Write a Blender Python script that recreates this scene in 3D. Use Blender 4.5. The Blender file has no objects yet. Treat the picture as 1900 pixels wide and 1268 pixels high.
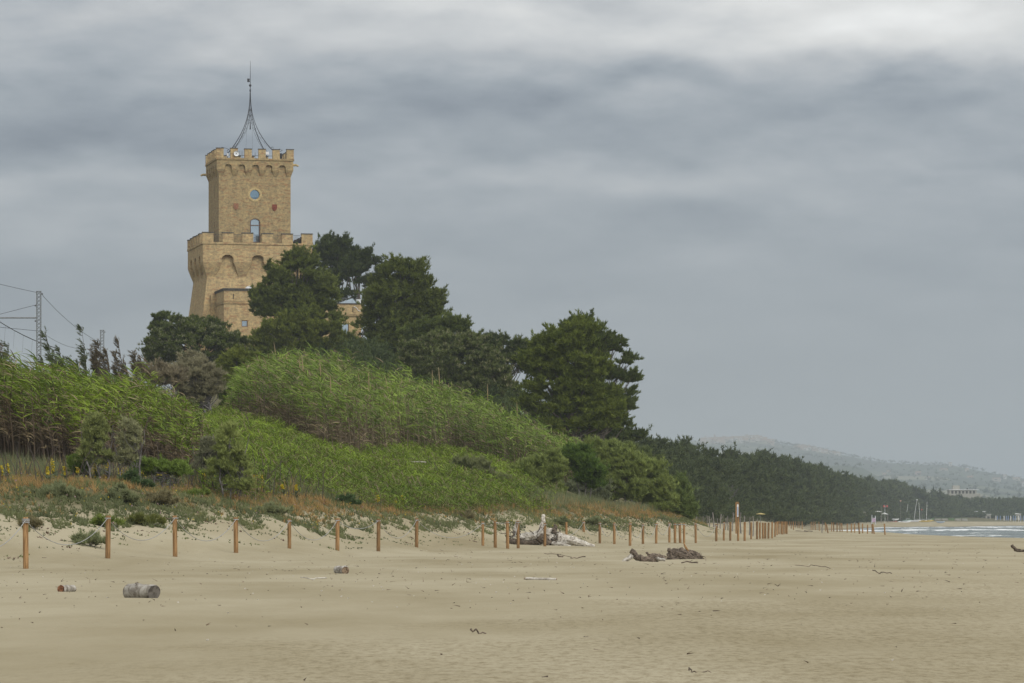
import bpy, math, random
import numpy as np
from math import radians, sin, cos, pi

rng = np.random.default_rng(7)
random.seed(7)
F, HC, CX, HY = 7000.0, 1.05, 950.0, 970.0      # focal length, eye height, principal column, horizon row (survey of the view)
SC = bpy.context.scene
COL = SC.collection

def wx(px, Y): return (px - CX) / F * Y
def wz(py, Y): return HC + (HY - py) / F * Y
def P(px, py, Y): return np.array([wx(px, Y), Y, wz(py, Y)])

# ------------------------------------------------------------------ terrain height
TC = {
 -600: [(80,0),(95,.15),(102,.6),(109,1.35),(116,1.75),(126,2.5),(136,3.0),(160,3.7),(250,6),(450,14),(600,16),(2000,30)],
 0:    [(84,0),(95,.15),(102,.6),(109,1.35),(116,1.75),(126,2.5),(136,3.0),(160,3.7),(250,6),(450,14),(600,16),(2000,30)],
 200:  [(92,0),(103,.25),(112,.95),(118,1.4),(126,2.1),(138,2.9),(165,3.9),(250,6.5),(450,15),(600,16),(2000,30)],
 420:  [(105,0),(114,.4),(122,1.0),(128,1.4),(138,2.1),(146,2.7),(160,3.9),(190,5.6),(212,6.9),(250,8.3),(450,17.5),(600,17),(2000,30)],
 640:  [(125,0),(134,.55),(143,1.15),(154,1.75),(168,2.45),(200,4.5),(225,6.2),(250,7.7),(300,10.2),(450,18),(600,17),(2000,30)],
 800:  [(144,0),(156,.5),(166,1.15),(176,1.75),(190,2.4),(232,5.0),(262,7.1),(350,11),(450,17),(600,16),(2000,30)],
 950:  [(160,0),(172,.5),(180,1.15),(188,1.75),(198,2.15),(228,3.8),(268,5.5),(330,7.8),(450,13),(600,13),(2000,30)],
 1100: [(192,0),(200,.55),(207,1.2),(215,1.75),(228,2.2),(268,3.2),(350,5),(600,8),(2000,25)],
 1200: [(208,0),(217,.5),(226,1.1),(236,1.6),(255,2.0),(300,2),(400,2),(600,3),(1000,6),(2000,22)],
 1300: [(226,0),(238,.45),(250,.85),(264,.9),(285,.5),(330,.4),(500,1.1),(700,2),(1500,5),(2000,18)],
 1400: [(330,0),(420,.3),(500,.9),(600,1.5),(700,2.0),(900,2.6),(1500,5),(2000,16)],
 1500: [(560,0),(650,-.6),(740,-.6),(800,.1),(860,1.0),(960,1.5),(1500,4),(2000,14)],
 1600: [(430,0),(560,-.2),(620,-.7),(1000,-.7),(1080,.2),(1200,1.1),(1500,2.2),(2000,13)],
 1650: [(400,0),(500,-.3),(545,-.6),(600,-1.2),(1150,-1),(1250,.1),(1450,1.3),(1700,2.2),(2000,12)],
 1900: [(250,0),(330,-.3),(362,-.5),(420,-1.5),(1650,-1.3),(1780,0.1),(1950,1.6),(2100,12)],
 2300: [(150,0),(210,-.3),(250,-.6),(320,-2),(2400,-2),(2700,2),(3200,8)],
 3000: [(80,0),(120,-.4),(150,-.6),(200,-2),(9000,-2)],
 6000: [(22,0),(40,-.4),(50,-.6),(70,-2),(9000,-2)],
}
_pk = np.array(sorted(TC), float)
_py = np.geomspace(10, 9200, 700)
_tab = np.array([np.interp(_py, [a for a, b in TC[int(k)]], [b for a, b in TC[int(k)]]) for k in _pk])
# soften the kinks along Y
_k = np.array([1, 2, 3, 2, 1.]) / 9
_tab = np.array([np.convolve(np.pad(r, 2, 'edge'), _k, 'valid') for r in _tab])

def vnoise(x, y, seed=0):
    xi, yi = np.floor(x).astype(np.int64), np.floor(y).astype(np.int64)
    fx, fy = x - xi, y - yi
    fx, fy = fx * fx * (3 - 2 * fx), fy * fy * (3 - 2 * fy)
    def h(a, b):
        n = (a * 374761393 + b * 668265263 + seed * 974634777) & 0x7fffffff
        n = ((n ^ (n >> 13)) * 1274126177) & 0x7fffffff
        return ((n ^ (n >> 16)) & 0xffff) / 65535.0
    return (h(xi, yi) * (1 - fx) + h(xi + 1, yi) * fx) * (1 - fy) + (h(xi, yi + 1) * (1 - fx) + h(xi + 1, yi + 1) * fx) * fy
def fbm(x, y, seed=0, o=4):
    s = 0; a = .5
    for i in range(o):
        s = s + a * vnoise(x * 2 ** i, y * 2 ** i, seed + i * 17); a *= .5
    return s

def ground(x, y):
    x = np.asarray(x, float); y = np.maximum(np.asarray(y, float), 6.0)
    px = np.clip(CX + F * x / y, -600, 6000)
    i = np.clip(np.searchsorted(_pk, px) - 1, 0, len(_pk) - 2)
    t = (px - _pk[i]) / (_pk[i + 1] - _pk[i])
    fy = np.clip(np.log(y / 10) / np.log(920.0) * 699, 0, 698.999)
    j = fy.astype(int); g = fy - j
    a = _tab[i, j] * (1 - g) + _tab[i, j + 1] * g
    b = _tab[i + 1, j] * (1 - g) + _tab[i + 1, j + 1] * g
    z = a * (1 - t) + b * t
    dune = np.clip(z / .8, 0, 1) * np.clip((900 - y) / 400, 0, 1)
    z = z + dune * ((fbm(x / 3.2, y / 4.5, 3) - .47) * .75)
    flat = np.clip(1 - np.abs(z) / .5, 0, 1)
    z = z + flat * (fbm(x / 2.6, y / 5, 5) - .47) * .10 * np.clip((y - 14) / 30, .25, 1)
    return z
def gz(x, y): return float(ground(x, y))

# ------------------------------------------------------------------ mesh helpers
def mesh_np(name, V, Fs, mats, col=None, parent=None, smooth=False, midx=None):
    """V (n,3); Fs list of int arrays (m,k)"""
    me = bpy.data.meshes.new(name)
    V = np.asarray(V, np.float32)
    me.vertices.add(len(V)); me.vertices.foreach_set('co', V.ravel())
    Fs = [np.asarray(f, np.int32) for f in Fs if len(f)]
    loops = np.concatenate([f.ravel() for f in Fs])
    tot = np.concatenate([np.full(len(f), f.shape[1], np.int32) for f in Fs])
    start = np.concatenate([[0], np.cumsum(tot)[:-1]]).astype(np.int32)
    me.loops.add(len(loops)); me.loops.foreach_set('vertex_index', loops)
    me.polygons.add(len(tot)); me.polygons.foreach_set('loop_start', start)
    try: me.polygons.foreach_set('loop_total', tot)
    except Exception: pass
    if midx is not None: me.polygons.foreach_set('material_index', np.asarray(midx, np.int32))
    me.polygons.foreach_set('use_smooth', np.full(len(tot), bool(smooth)))
    for m in (mats if isinstance(mats, (list, tuple)) else [mats]): me.materials.append(m)
    me.update(calc_edges=True)
    if col is not None:
        ca = me.color_attributes.new('col', 'FLOAT_COLOR', 'POINT')
        c4 = np.ones((len(V), 4), np.float32); c4[:, :3] = col
        ca.data.foreach_set('color', c4.ravel())
    o = bpy.data.objects.new(name, me); COL.objects.link(o)
    if parent is not None: o.parent = parent
    return o

class MB:
    def __init__(s): s.V = []; s.F = {}; s.C = []; s.n = 0
    def add(s, V, Fc, col=None):
        V = np.asarray(V, float).reshape(-1, 3); Fc = np.asarray(Fc, int)
        if len(V) == 0: return s
        s.V.append(V); s.F.setdefault(Fc.shape[1], []).append(Fc + s.n); s.n += len(V)
        if col is None: col = (.5, .5, .5)
        c = np.asarray(col, float)
        s.C.append(np.broadcast_to(c, (len(V), 3)) if c.ndim == 1 else c)
        return s
    def box(s, c, d, rz=0, col=None, top=1.0):
        x, y, z = [q / 2 for q in d]
        V = np.array([[-x,-y,-z],[x,-y,-z],[x,y,-z],[-x,y,-z],[-x*top,-y*top,z],[x*top,-y*top,z],[x*top,y*top,z],[-x*top,y*top,z]])
        R = np.array([[cos(rz), -sin(rz), 0],[sin(rz), cos(rz), 0],[0,0,1]])
        return s.add(V @ R.T + np.asarray(c), [[0,3,2,1],[4,5,6,7],[0,1,5,4],[1,2,6,5],[2,3,7,6],[3,0,4,7]], col)
    def tube(s, pts, rad, n=6, col=None, cap=True, jit=0):
        V, Fc, T = tube_arr(pts, rad, n, jit)
        s.add(V, Fc, col)
        if cap:
            m = len(np.asarray(pts))
            base = V[:n]; top = V[(m-1)*n:m*n]
            s.add(np.vstack([base, base.mean(0)]), [[(i+1)%n, i, n] for i in range(n)], col if col is None or np.ndim(col)==1 else None)
            s.add(np.vstack([top, top.mean(0)]), [[i, (i+1)%n, n] for i in range(n)], col if col is None or np.ndim(col)==1 else None)
        return s
    def prism(s, poly, y0, y1, fn=lambda a: a, col=None):
        """polygon in x,z extruded from y0 to y1"""
        n = len(poly)
        V = np.array([[p[0], y0, p[1]] for p in poly] + [[p[0], y1, p[1]] for p in poly])
        s.add(fn(V), [[i, (i+1)%n, n+(i+1)%n, n+i] for i in range(n)], col)
        c0 = np.array([[p[0], y0, p[1]] for p in poly]); m = c0.mean(0)
        s.add(fn(np.vstack([c0, m])), [[(i+1)%n, i, n] for i in range(n)], col)
        c1 = np.array([[p[0], y1, p[1]] for p in poly]); m = c1.mean(0)
        s.add(fn(np.vstack([c1, m])), [[i, (i+1)%n, n] for i in range(n)], col)
        return s
    def sphere(s, c, r, nu=12, nv=8, col=None):
        r = np.broadcast_to(r, 3)
        u = np.linspace(0, 2*pi, nu, endpoint=False); v = np.linspace(.05, pi-.05, nv)
        V = np.array([[sin(b)*cos(a)*r[0], sin(b)*sin(a)*r[1], cos(b)*r[2]] for b in v for a in u]) + np.asarray(c)
        return s.add(V, [[j*nu+i, (j+1)*nu+i, (j+1)*nu+(i+1)%nu, j*nu+(i+1)%nu] for j in range(nv-1) for i in range(nu)], col)
    def build(s, name, mats, parent=None, smooth=False, usecol=True):
        return mesh_np(name, np.vstack(s.V), [np.vstack(v) for v in s.F.values()], mats, np.vstack(s.C) if usecol else None, parent, smooth)

def tube_arr(pts, rad, n=6, jit=0):
    pts = np.asarray(pts, float); m = len(pts)
    rad = np.broadcast_to(np.asarray(rad, float), m)
    T = np.gradient(pts, axis=0); T /= np.linalg.norm(T, axis=1)[:, None] + 1e-9
    ref = np.array([0, 0, 1.]) if abs(T[:, 2]).mean() < .8 else np.array([1., 0, 0])
    A = np.cross(T, ref); A /= np.linalg.norm(A, axis=1)[:, None] + 1e-9
    B = np.cross(T, A)
    th = np.linspace(0, 2*pi, n, endpoint=False)
    rr = rad[:, None] * (1 + jit * rng.uniform(-1, 1, (m, n)))
    V = pts[:, None, :] + (A[:, None, :] * np.cos(th)[None, :, None] + B[:, None, :] * np.sin(th)[None, :, None]) * rr[:, :, None]
    i = np.arange(m-1)[:, None] * n; j = np.arange(n)[None, :]; j2 = (j + 1) % n
    Fc = np.stack([i + j, i + j2, i + n + j2, i + n + j], -1).reshape(-1, 4)
    return V.reshape(-1, 3), Fc, T

def norm(v): return v / (np.linalg.norm(v, axis=-1, keepdims=True) + 1e-9)

def blades(c, d, L, W, n, spread, colr, bend=0.0, wind=None):
    """n pointed blades from every point c along d; returns V, tris, colours"""
    N = len(c); c = np.repeat(c, n, 0)
    dd = norm(np.repeat(d, n, 0) + spread * rng.normal(size=(N*n, 3)))
    if wind is not None: dd = norm(dd + wind)
    L = np.repeat(np.broadcast_to(L, N), n) * rng.uniform(.65, 1.2, N*n)
    W = np.repeat(np.broadcast_to(W, N), n)
    s = norm(np.cross(dd, rng.normal(size=(N*n, 3))))
    a = c - s * W[:, None] / 2; b = c + s * W[:, None] / 2
    t = c + dd * L[:, None]; t[:, 2] -= bend * L
    V = np.stack([a, b, t], 1).reshape(-1, 3)
    Fc = np.arange(N*n*3).reshape(-1, 3)
    C = np.repeat(np.repeat(colr, n, 0), 3, 0)
    return V, Fc, C

def mixc(a, b, t):
    a = np.asarray(a, float); b = np.asarray(b, float); t = np.asarray(t)[:, None]
    return a * (1 - t) + b * t

def tag(o, label=None, cat=None, group=None, kind=None):
    if label: o['label'] = label
    if cat: o['category'] = cat
    if group: o['group'] = group
    if kind: o['kind'] = kind
    return o
def empty(name, loc=(0,0,0), rz=0):
    o = bpy.data.objects.new(name, None); COL.objects.link(o)
    o.location = [float(v) for v in loc]; o.rotation_euler = (0, 0, rz); o.empty_display_size = .2
    return o
ONES = 'zeroth first second third fourth fifth sixth seventh eighth ninth tenth eleventh twelfth thirteenth fourteenth fifteenth sixteenth seventeenth eighteenth nineteenth'.split()
TENS = {20:'twenty',30:'thirty',40:'forty',50:'fifty',60:'sixty'}
def ordn(n):
    if n < 20: return ONES[n]
    t = n // 10 * 10
    return (TENS[t][:-1] + 'ieth') if n == t else TENS[t] + '-' + ONES[n - t]

# ------------------------------------------------------------------ materials
def newmat(name):
    m = bpy.data.materials.new(name); m.use_nodes = True
    nt = m.node_tree; b = nt.nodes['Principled BSDF']
    return m, nt, b
def plain(name, col, rough=.7, metal=0, var=.12, scale=6, spec=.3):
    m, nt, b = newmat(name)
    tc = nt.nodes.new('ShaderNodeTexCoord'); n = nt.nodes.new('ShaderNodeTexNoise'); n.inputs['Scale'].default_value = scale; n.inputs['Detail'].default_value = 5
    r = nt.nodes.new('ShaderNodeValToRGB'); c = np.array(col)
    r.color_ramp.elements[0].color = (*np.clip(c*(1-var*2), 0, 1), 1); r.color_ramp.elements[1].color = (*np.clip(c*(1+var*2), 0, 1), 1)
    r.color_ramp.elements[0].position = .3; r.color_ramp.elements[1].position = .7
    nt.links.new(tc.outputs['Object'], n.inputs['Vector']); nt.links.new(n.outputs['Fac'], r.inputs['Fac']); nt.links.new(r.outputs['Color'], b.inputs['Base Color'])
    b.inputs['Roughness'].default_value = rough; b.inputs['Metallic'].default_value = metal; b.inputs['Specular IOR Level'].default_value = spec
    return m
def leafmat(name, transl=.25):
    m, nt, b = newmat(name)
    a = nt.nodes.new('ShaderNodeAttribute'); a.attribute_name = 'col'
    nt.links.new(a.outputs['Color'], b.inputs['Base Color'])
    b.inputs['Roughness'].default_value = .6; b.inputs['Specular IOR Level'].default_value = .25
    if transl:
        t = nt.nodes.new('ShaderNodeBsdfTranslucent'); mx = nt.nodes.new('ShaderNodeMixShader'); mx.inputs[0].default_value = transl
        nt.links.new(a.outputs['Color'], t.inputs['Color'])
        nt.links.new(b.outputs[0], mx.inputs[1]); nt.links.new(t.outputs[0], mx.inputs[2])
        nt.links.new(mx.outputs[0], nt.nodes['Material Output'].inputs['Surface'])
    return m
LEAF = leafmat('foliage'); 
BARK = plain('bark', (.10, .085, .07), .9, var=.3, scale=3)
TWIG = plain('grey_twig', (.13, .12, .115), .9, var=.3, scale=5)

def brickmat(name, c1, c2, c3, mortar, patch=.8):
    m, nt, b = newmat(name)
    N = nt.nodes.new; Lk = nt.links.new
    tc = N('ShaderNodeTexCoord')
    # course direction: use (x+y, z) so that courses run round the corners
    sep = N('ShaderNodeSeparateXYZ'); Lk(tc.outputs['Object'], sep.inputs[0])
    add = N('ShaderNodeMath'); add.operation = 'ADD'; Lk(sep.outputs['X'], add.inputs[0]); Lk(sep.outputs['Y'], add.inputs[1])
    cmb = N('ShaderNodeCombineXYZ'); Lk(add.outputs[0], cmb.inputs['X']); Lk(sep.outputs['Z'], cmb.inputs['Y'])
    br = N('ShaderNodeTexBrick'); br.inputs['Scale'].default_value = 1.0
    br.inputs['Brick Width'].default_value = .50; br.inputs['Row Height'].default_value = .16; br.inputs['Mortar Size'].default_value = .010
    br.inputs['Color1'].default_value = (*c1, 1); br.inputs['Color2'].default_value = (*c2, 1); br.inputs['Mortar'].default_value = (*mortar, 1); br.inputs['Bias'].default_value = -.1
    Lk(cmb.outputs[0], br.inputs['Vector'])
    # reddish courses
    mp = N('ShaderNodeMapping'); mp.inputs['Scale'].default_value = (.9, .9, 3.4); Lk(tc.outputs['Object'], mp.inputs['Vector'])
    n1 = N('ShaderNodeTexNoise'); n1.inputs['Scale'].default_value = 1.3; n1.inputs['Detail'].default_value = 7; n1.inputs['Roughness'].default_value = .72; Lk(mp.outputs[0], n1.inputs['Vector'])
    r1 = N('ShaderNodeValToRGB'); r1.color_ramp.elements[0].position = .52; r1.color_ramp.elements[1].position = .60; Lk(n1.outputs['Fac'], r1.inputs['Fac'])
    m1 = N('ShaderNodeMix'); m1.data_type = 'RGBA'; m1.inputs['B'].default_value = (*c3, 1)
    mm = N('ShaderNodeMath'); mm.operation = 'MULTIPLY'; mm.inputs[1].default_value = .62; Lk(r1.outputs['Color'], mm.inputs[0]); Lk(mm.outputs[0], m1.inputs['Factor']); Lk(br.outputs['Color'], m1.inputs['A'])
    # pale / grey worn patches
    n2 = N('ShaderNodeTexNoise'); n2.inputs['Scale'].default_value = 3.2; n2.inputs['Detail'].default_value = 6; n2.inputs['Roughness'].default_value = .8; Lk(tc.outputs['Object'], n2.inputs['Vector'])
    r2 = N('ShaderNodeValToRGB'); r2.color_ramp.elements[0].position = .38; r2.color_ramp.elements[1].position = .66
    r2.color_ramp.elements[0].color = (.52, .56, .62, 1); r2.color_ramp.elements[1].color = (1.30, 1.24, 1.12, 1)
    Lk(n2.outputs['Fac'], r2.inputs['Fac'])
    m2 = N('ShaderNodeMix'); m2.data_type = 'RGBA'; m2.blend_type = 'MULTIPLY'; m2.inputs['Factor'].default_value = patch
    Lk(m1.outputs['Result'], m2.inputs['A']); Lk(r2.outputs['Color'], m2.inputs['B'])
    # weather streaks running down
    mp3 = N('ShaderNodeMapping'); mp3.inputs['Scale'].default_value = (2.2, 2.2, .22); Lk(tc.outputs['Object'], mp3.inputs['Vector'])
    n3 = N('ShaderNodeTexNoise'); n3.inputs['Scale'].default_value = 1; n3.inputs['Detail'].default_value = 4; Lk(mp3.outputs[0], n3.inputs['Vector'])
    r3 = N('ShaderNodeValToRGB'); r3.color_ramp.elements[0].position = .3; r3.color_ramp.elements[0].color = (.82, .82, .84, 1); r3.color_ramp.elements[1].position = .6; r3.color_ramp.elements[1].color = (1, 1, 1, 1)
    Lk(n3.outputs['Fac'], r3.inputs['Fac'])
    m3 = N('ShaderNodeMix'); m3.data_type = 'RGBA'; m3.blend_type = 'MULTIPLY'; m3.inputs['Factor'].default_value = .8
    Lk(m2.outputs['Result'], m3.inputs['A']); Lk(r3.outputs['Color'], m3.inputs['B'])
    Lk(m3.outputs['Result'], b.inputs['Base Color']); b.inputs['Roughness'].default_value = .92; b.inputs['Specular IOR Level'].default_value = .15
    bp = N('ShaderNodeBump'); bp.inputs['Strength'].default_value = .6; bp.inputs['Distance'].default_value = .05; Lk(n1.outputs['Fac'], bp.inputs['Height']); Lk(bp.outputs[0], b.inputs['Normal'])
    return m
BRICK = brickmat('ochre_brick', (.54, .405, .21), (.44, .33, .175), (.34, .17, .09), (.40, .325, .20))
BRICK_OLD = brickmat('grey_ochre_brick', (.43, .325, .165), (.35, .265, .14), (.31, .155, .08), (.33, .27, .17))
STONE = plain('stone_coping', (.085, .078, .068), .9, var=.2, scale=4)
YELLOW_BRICK = plain('yellow_brick_ring', (.44, .335, .165), .9, var=.15, scale=8)
GLASS = plain('window_glass', (.36, .43, .48), .12, metal=.85, var=.05, scale=1)
GLASS_BLUE = plain('blue_glass', (.20, .29, .36), .12, metal=.85, var=.05, scale=1)
BROWN = plain('brown_frame', (.13, .075, .05), .6)
IRON = plain('dark_iron', (.045, .045, .05), .55, metal=.4)
GALV = plain('galvanised_steel', (.20, .21, .21), .5, metal=.5)
WHITE = plain('white_paint', (.72, .73, .74), .5, var=.05)
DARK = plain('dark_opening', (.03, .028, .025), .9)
TERRA = plain('terracotta_crest', (.27, .13, .075), .85, var=.15)
TERRA_RED = plain('red_terracotta_crest', (.20, .055, .035), .85, var=.15)
ROPE = plain('weathered_rope', (.33, .33, .32), .9, var=.15, scale=30)

def woodmat(name, a, b_, scl=(14, 14, 1.2)):
    m, nt, b = newmat(name); N = nt.nodes.new; Lk = nt.links.new
    tc = N('ShaderNodeTexCoord'); mp = N('ShaderNodeMapping'); mp.inputs['Scale'].default_value = scl; Lk(tc.outputs['Object'], mp.inputs[0])
    n = N('ShaderNodeTexNoise'); n.inputs['Scale'].default_value = 1.6; n.inputs['Detail'].default_value = 6; n.inputs['Distortion'].default_value = 1.2; Lk(mp.outputs[0], n.inputs['Vector'])
    r = N('ShaderNodeValToRGB'); r.color_ramp.elements[0].position = .35; r.color_ramp.elements[1].position = .62
    r.color_ramp.elements[0].color = (*a, 1); r.color_ramp.elements[1].color = (*b_, 1); Lk(n.outputs['Fac'], r.inputs['Fac'])
    oi = N('ShaderNodeObjectInfo'); mr = N('ShaderNodeMapRange'); mr.inputs['To Min'].default_value = .72; mr.inputs['To Max'].default_value = 1.2; Lk(oi.outputs['Random'], mr.inputs['Value'])
    mx = N('ShaderNodeVectorMath'); mx.operation = 'SCALE'; Lk(r.outputs['Color'], mx.inputs[0]); Lk(mr.outputs[0], mx.inputs['Scale'])
    Lk(mx.outputs[0], b.inputs['Base Color']); b.inputs['Roughness'].default_value = .85; b.inputs['Specular IOR Level'].default_value = .2
    bp = N('ShaderNodeBump'); bp.inputs['Strength'].default_value = .5; bp.inputs['Distance'].default_value = .01; Lk(n.outputs['Fac'], bp.inputs['Height']); Lk(bp.outputs[0], b.inputs['Normal'])
    return m
POST = woodmat('pine_post', (.16, .088, .036), (.34, .205, .095))
GREYWOOD = woodmat('grey_stake', (.11, .10, .09), (.27, .25, .23))
DRIFT = woodmat('bleached_driftwood', (.22, .19, .155), (.56, .53, .47), (5, 5, 5))
DRIFT_DARK = woodmat('dark_bark_driftwood', (.05, .04, .03), (.19, .15, .115), (9, 9, 9))
CUT = woodmat('cut_end', (.06, .04, .025), (.30, .22, .15), (8, 8, 8))

# ------------------------------------------------------------------ sand / ground
def sandmat():
    m, nt, b = newmat('sand'); N = nt.nodes.new; Lk = nt.links.new
    geo = N('ShaderNodeNewGeometry')
    def noise(scale, det, vec=None, rough=.6, stretch=None):
        n = N('ShaderNodeTexNoise'); n.inputs['Scale'].default_value = scale; n.inputs['Detail'].default_value = det; n.inputs['Roughness'].default_value = rough
        v = geo.outputs['Position']
        if stretch:
            mp = N('ShaderNodeMapping'); mp.inputs['Scale'].default_value = stretch; Lk(v, mp.inputs[0]); v = mp.outputs[0]
        Lk(v, n.inputs['Vector']); return n
    n1 = noise(.35, 6, stretch=(.5, .16, 1)); r1 = N('ShaderNodeValToRGB')
    r1.color_ramp.elements[0].position = .30; r1.color_ramp.elements[0].color = (.270, .228, .136, 1)
    r1.color_ramp.elements[1].position = .60; r1.color_ramp.elements[1].color = (.398, .353, .246, 1)
    Lk(n1.outputs['Fac'], r1.inputs['Fac'])
    # fine wind-blown streaks and disturbed, slightly damp patches; pit shade painted into the colour
    n2 = noise(7.0, 8, rough=.8, stretch=(1.5, .42, 1)); r2 = N('ShaderNodeValToRGB')
    r2.color_ramp.elements[0].position = .36; r2.color_ramp.elements[0].color = (.60, .56, .48, 1); r2.color_ramp.elements[1].position = .54; r2.color_ramp.elements[1].color = (1.02, 1.02, 1.02, 1)
    Lk(n2.outputs['Fac'], r2.inputs['Fac'])
    n3 = noise(.30, 5, stretch=(.5, .20, 1)); r3 = N('ShaderNodeValToRGB'); r3.color_ramp.elements[0].position = .46; r3.color_ramp.elements[1].position = .58; sq = N('ShaderNodeSeparateXYZ'); Lk(geo.outputs['Position'], sq.inputs[0])
    b1 = N('ShaderNodeMath'); b1.operation = 'MULTIPLY_ADD'; b1.inputs[1].default_value = .035; b1.inputs[2].default_value = .42; Lk(sq.outputs['X'], b1.inputs[0])
    b2 = N('ShaderNodeMath'); b2.operation = 'MULTIPLY_ADD'; b2.inputs[1].default_value = -.010; Lk(sq.outputs['Y'], b2.inputs[0]); Lk(b1.outputs[0], b2.inputs[2])
    b3 = N('ShaderNodeClamp'); b3.inputs['Min'].default_value = -.14; b3.inputs['Max'].default_value = .13; Lk(b2.outputs[0], b3.inputs['Value'])
    b4 = N('ShaderNodeMath'); b4.operation = 'ADD'; Lk(b3.outputs[0], b4.inputs[0]); Lk(n3.outputs['Fac'], b4.inputs[1])
    Lk(b4.outputs[0], r3.inputs['Fac'])
    sc = N('ShaderNodeMath'); sc.operation = 'MULTIPLY_ADD'; sc.inputs[1].default_value = .88; sc.inputs[2].default_value = .08; Lk(r3.outputs['Color'], sc.inputs[0])
    mx = N('ShaderNodeMix'); mx.data_type = 'RGBA'; mx.blend_type = 'MULTIPLY'; Lk(sc.outputs[0], mx.inputs['Factor']); Lk(r1.outputs['Color'], mx.inputs['A']); Lk(r2.outputs['Color'], mx.inputs['B'])
    # wet sand near the water (by height), soil under the plants (by height)
    sep = N('ShaderNodeSeparateXYZ'); Lk(geo.outputs['Position'], sep.inputs[0])
    wet = N('ShaderNodeMapRange'); wet.inputs['From Min'].default_value = -.08; wet.inputs['From Max'].default_value = -.42; Lk(sep.outputs['Z'], wet.inputs['Value'])
    mw = N('ShaderNodeMix'); mw.data_type = 'RGBA'; mw.inputs['B'].default_value = (.20, .165, .105, 1); Lk(wet.outputs[0], mw.inputs['Factor']); Lk(mx.outputs['Result'], mw.inputs['A'])
    so = N('ShaderNodeMapRange'); so.inputs['From Min'].default_value = 1.25; so.inputs['From Max'].default_value = 1.75; Lk(sep.outputs['Z'], so.inputs['Value'])
    ms = N('ShaderNodeMix'); ms.data_type = 'RGBA'; ms.inputs['B'].default_value = (.12, .11, .055, 1); Lk(so.outputs[0], ms.inputs['Factor']); Lk(mw.outputs['Result'], ms.inputs['A'])
    n4 = noise(60, 3, rough=.8); r4 = N('ShaderNodeValToRGB'); r4.color_ramp.elements[0].position = .36; r4.color_ramp.elements[0].color = (.82,.81,.79,1); r4.color_ramp.elements[1].position = .66; r4.color_ramp.elements[1].color = (1.06,1.06,1.06,1); Lk(n4.outputs['Fac'], r4.inputs['Fac'])
    m4 = N('ShaderNodeMix'); m4.data_type = 'RGBA'; m4.blend_type = 'MULTIPLY'; m4.inputs['Factor'].default_value = .7; Lk(ms.outputs['Result'], m4.inputs['A']); Lk(r4.outputs['Color'], m4.inputs['B'])
    Lk(m4.outputs['Result'], b.inputs['Base Color']); b.inputs['Roughness'].default_value = .95; b.inputs['Specular IOR Level'].default_value = .1
    bp = N('ShaderNodeBump'); bp.inputs['Strength'].default_value = .4; bp.inputs['Distance'].default_value = .03; Lk(n2.outputs['Fac'], bp.inputs['Height'])
    n5 = noise(1.1, 6, rough=.6, stretch=(.6, 1.5, 1)); bp2 = N('ShaderNodeBump'); bp2.inputs['Strength'].default_value = .5; bp2.inputs['Distance'].default_value = .10; Lk(n5.outputs['Fac'], bp2.inputs['Height']); Lk(bp.outputs[0], bp2.inputs['Normal'])
    Lk(bp2.outputs[0], b.inputs['Normal'])
    return m
SAND = sandmat()

def grid_faces(nr, nc):
    i = np.arange(nr-1)[:, None] * nc; j = np.arange(nc-1)[None, :]
    return np.stack([i+j, i+j+1, i+nc+j+1, i+nc+j], -1).reshape(-1, 4)
pxs = np.concatenate([-np.geomspace(200, 40000, 26)[::-1], np.arange(-150, 2061, 6.5), np.geomspace(2080, 45000, 34)])
Ys = np.concatenate([np.geomspace(6, 24, 10)[:-1], np.geomspace(24, 420, 330)[:-1], np.geomspace(420, 2300, 110)[:-1], np.geomspace(2300, 11000, 14)])
PX, YY = np.meshgrid(pxs, Ys)
X = np.clip((PX - CX) / F * YY, -11000, 11000)
Z = ground(X, YY)
V = np.stack([X, YY, Z], -1).reshape(-1, 3)
nA = len(V)
ap = np.array([[-400,-400,-.06],[400,-400,-.06],[400,30,-.06],[-400,30,-.06]])
g = mesh_np('ground', np.vstack([V, ap]), [grid_faces(*X.shape), np.array([[nA, nA+1, nA+2, nA+3]])], SAND, smooth=True)
tag(g, 'pale sand beach running back into the grassy dunes', kind='structure')

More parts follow.
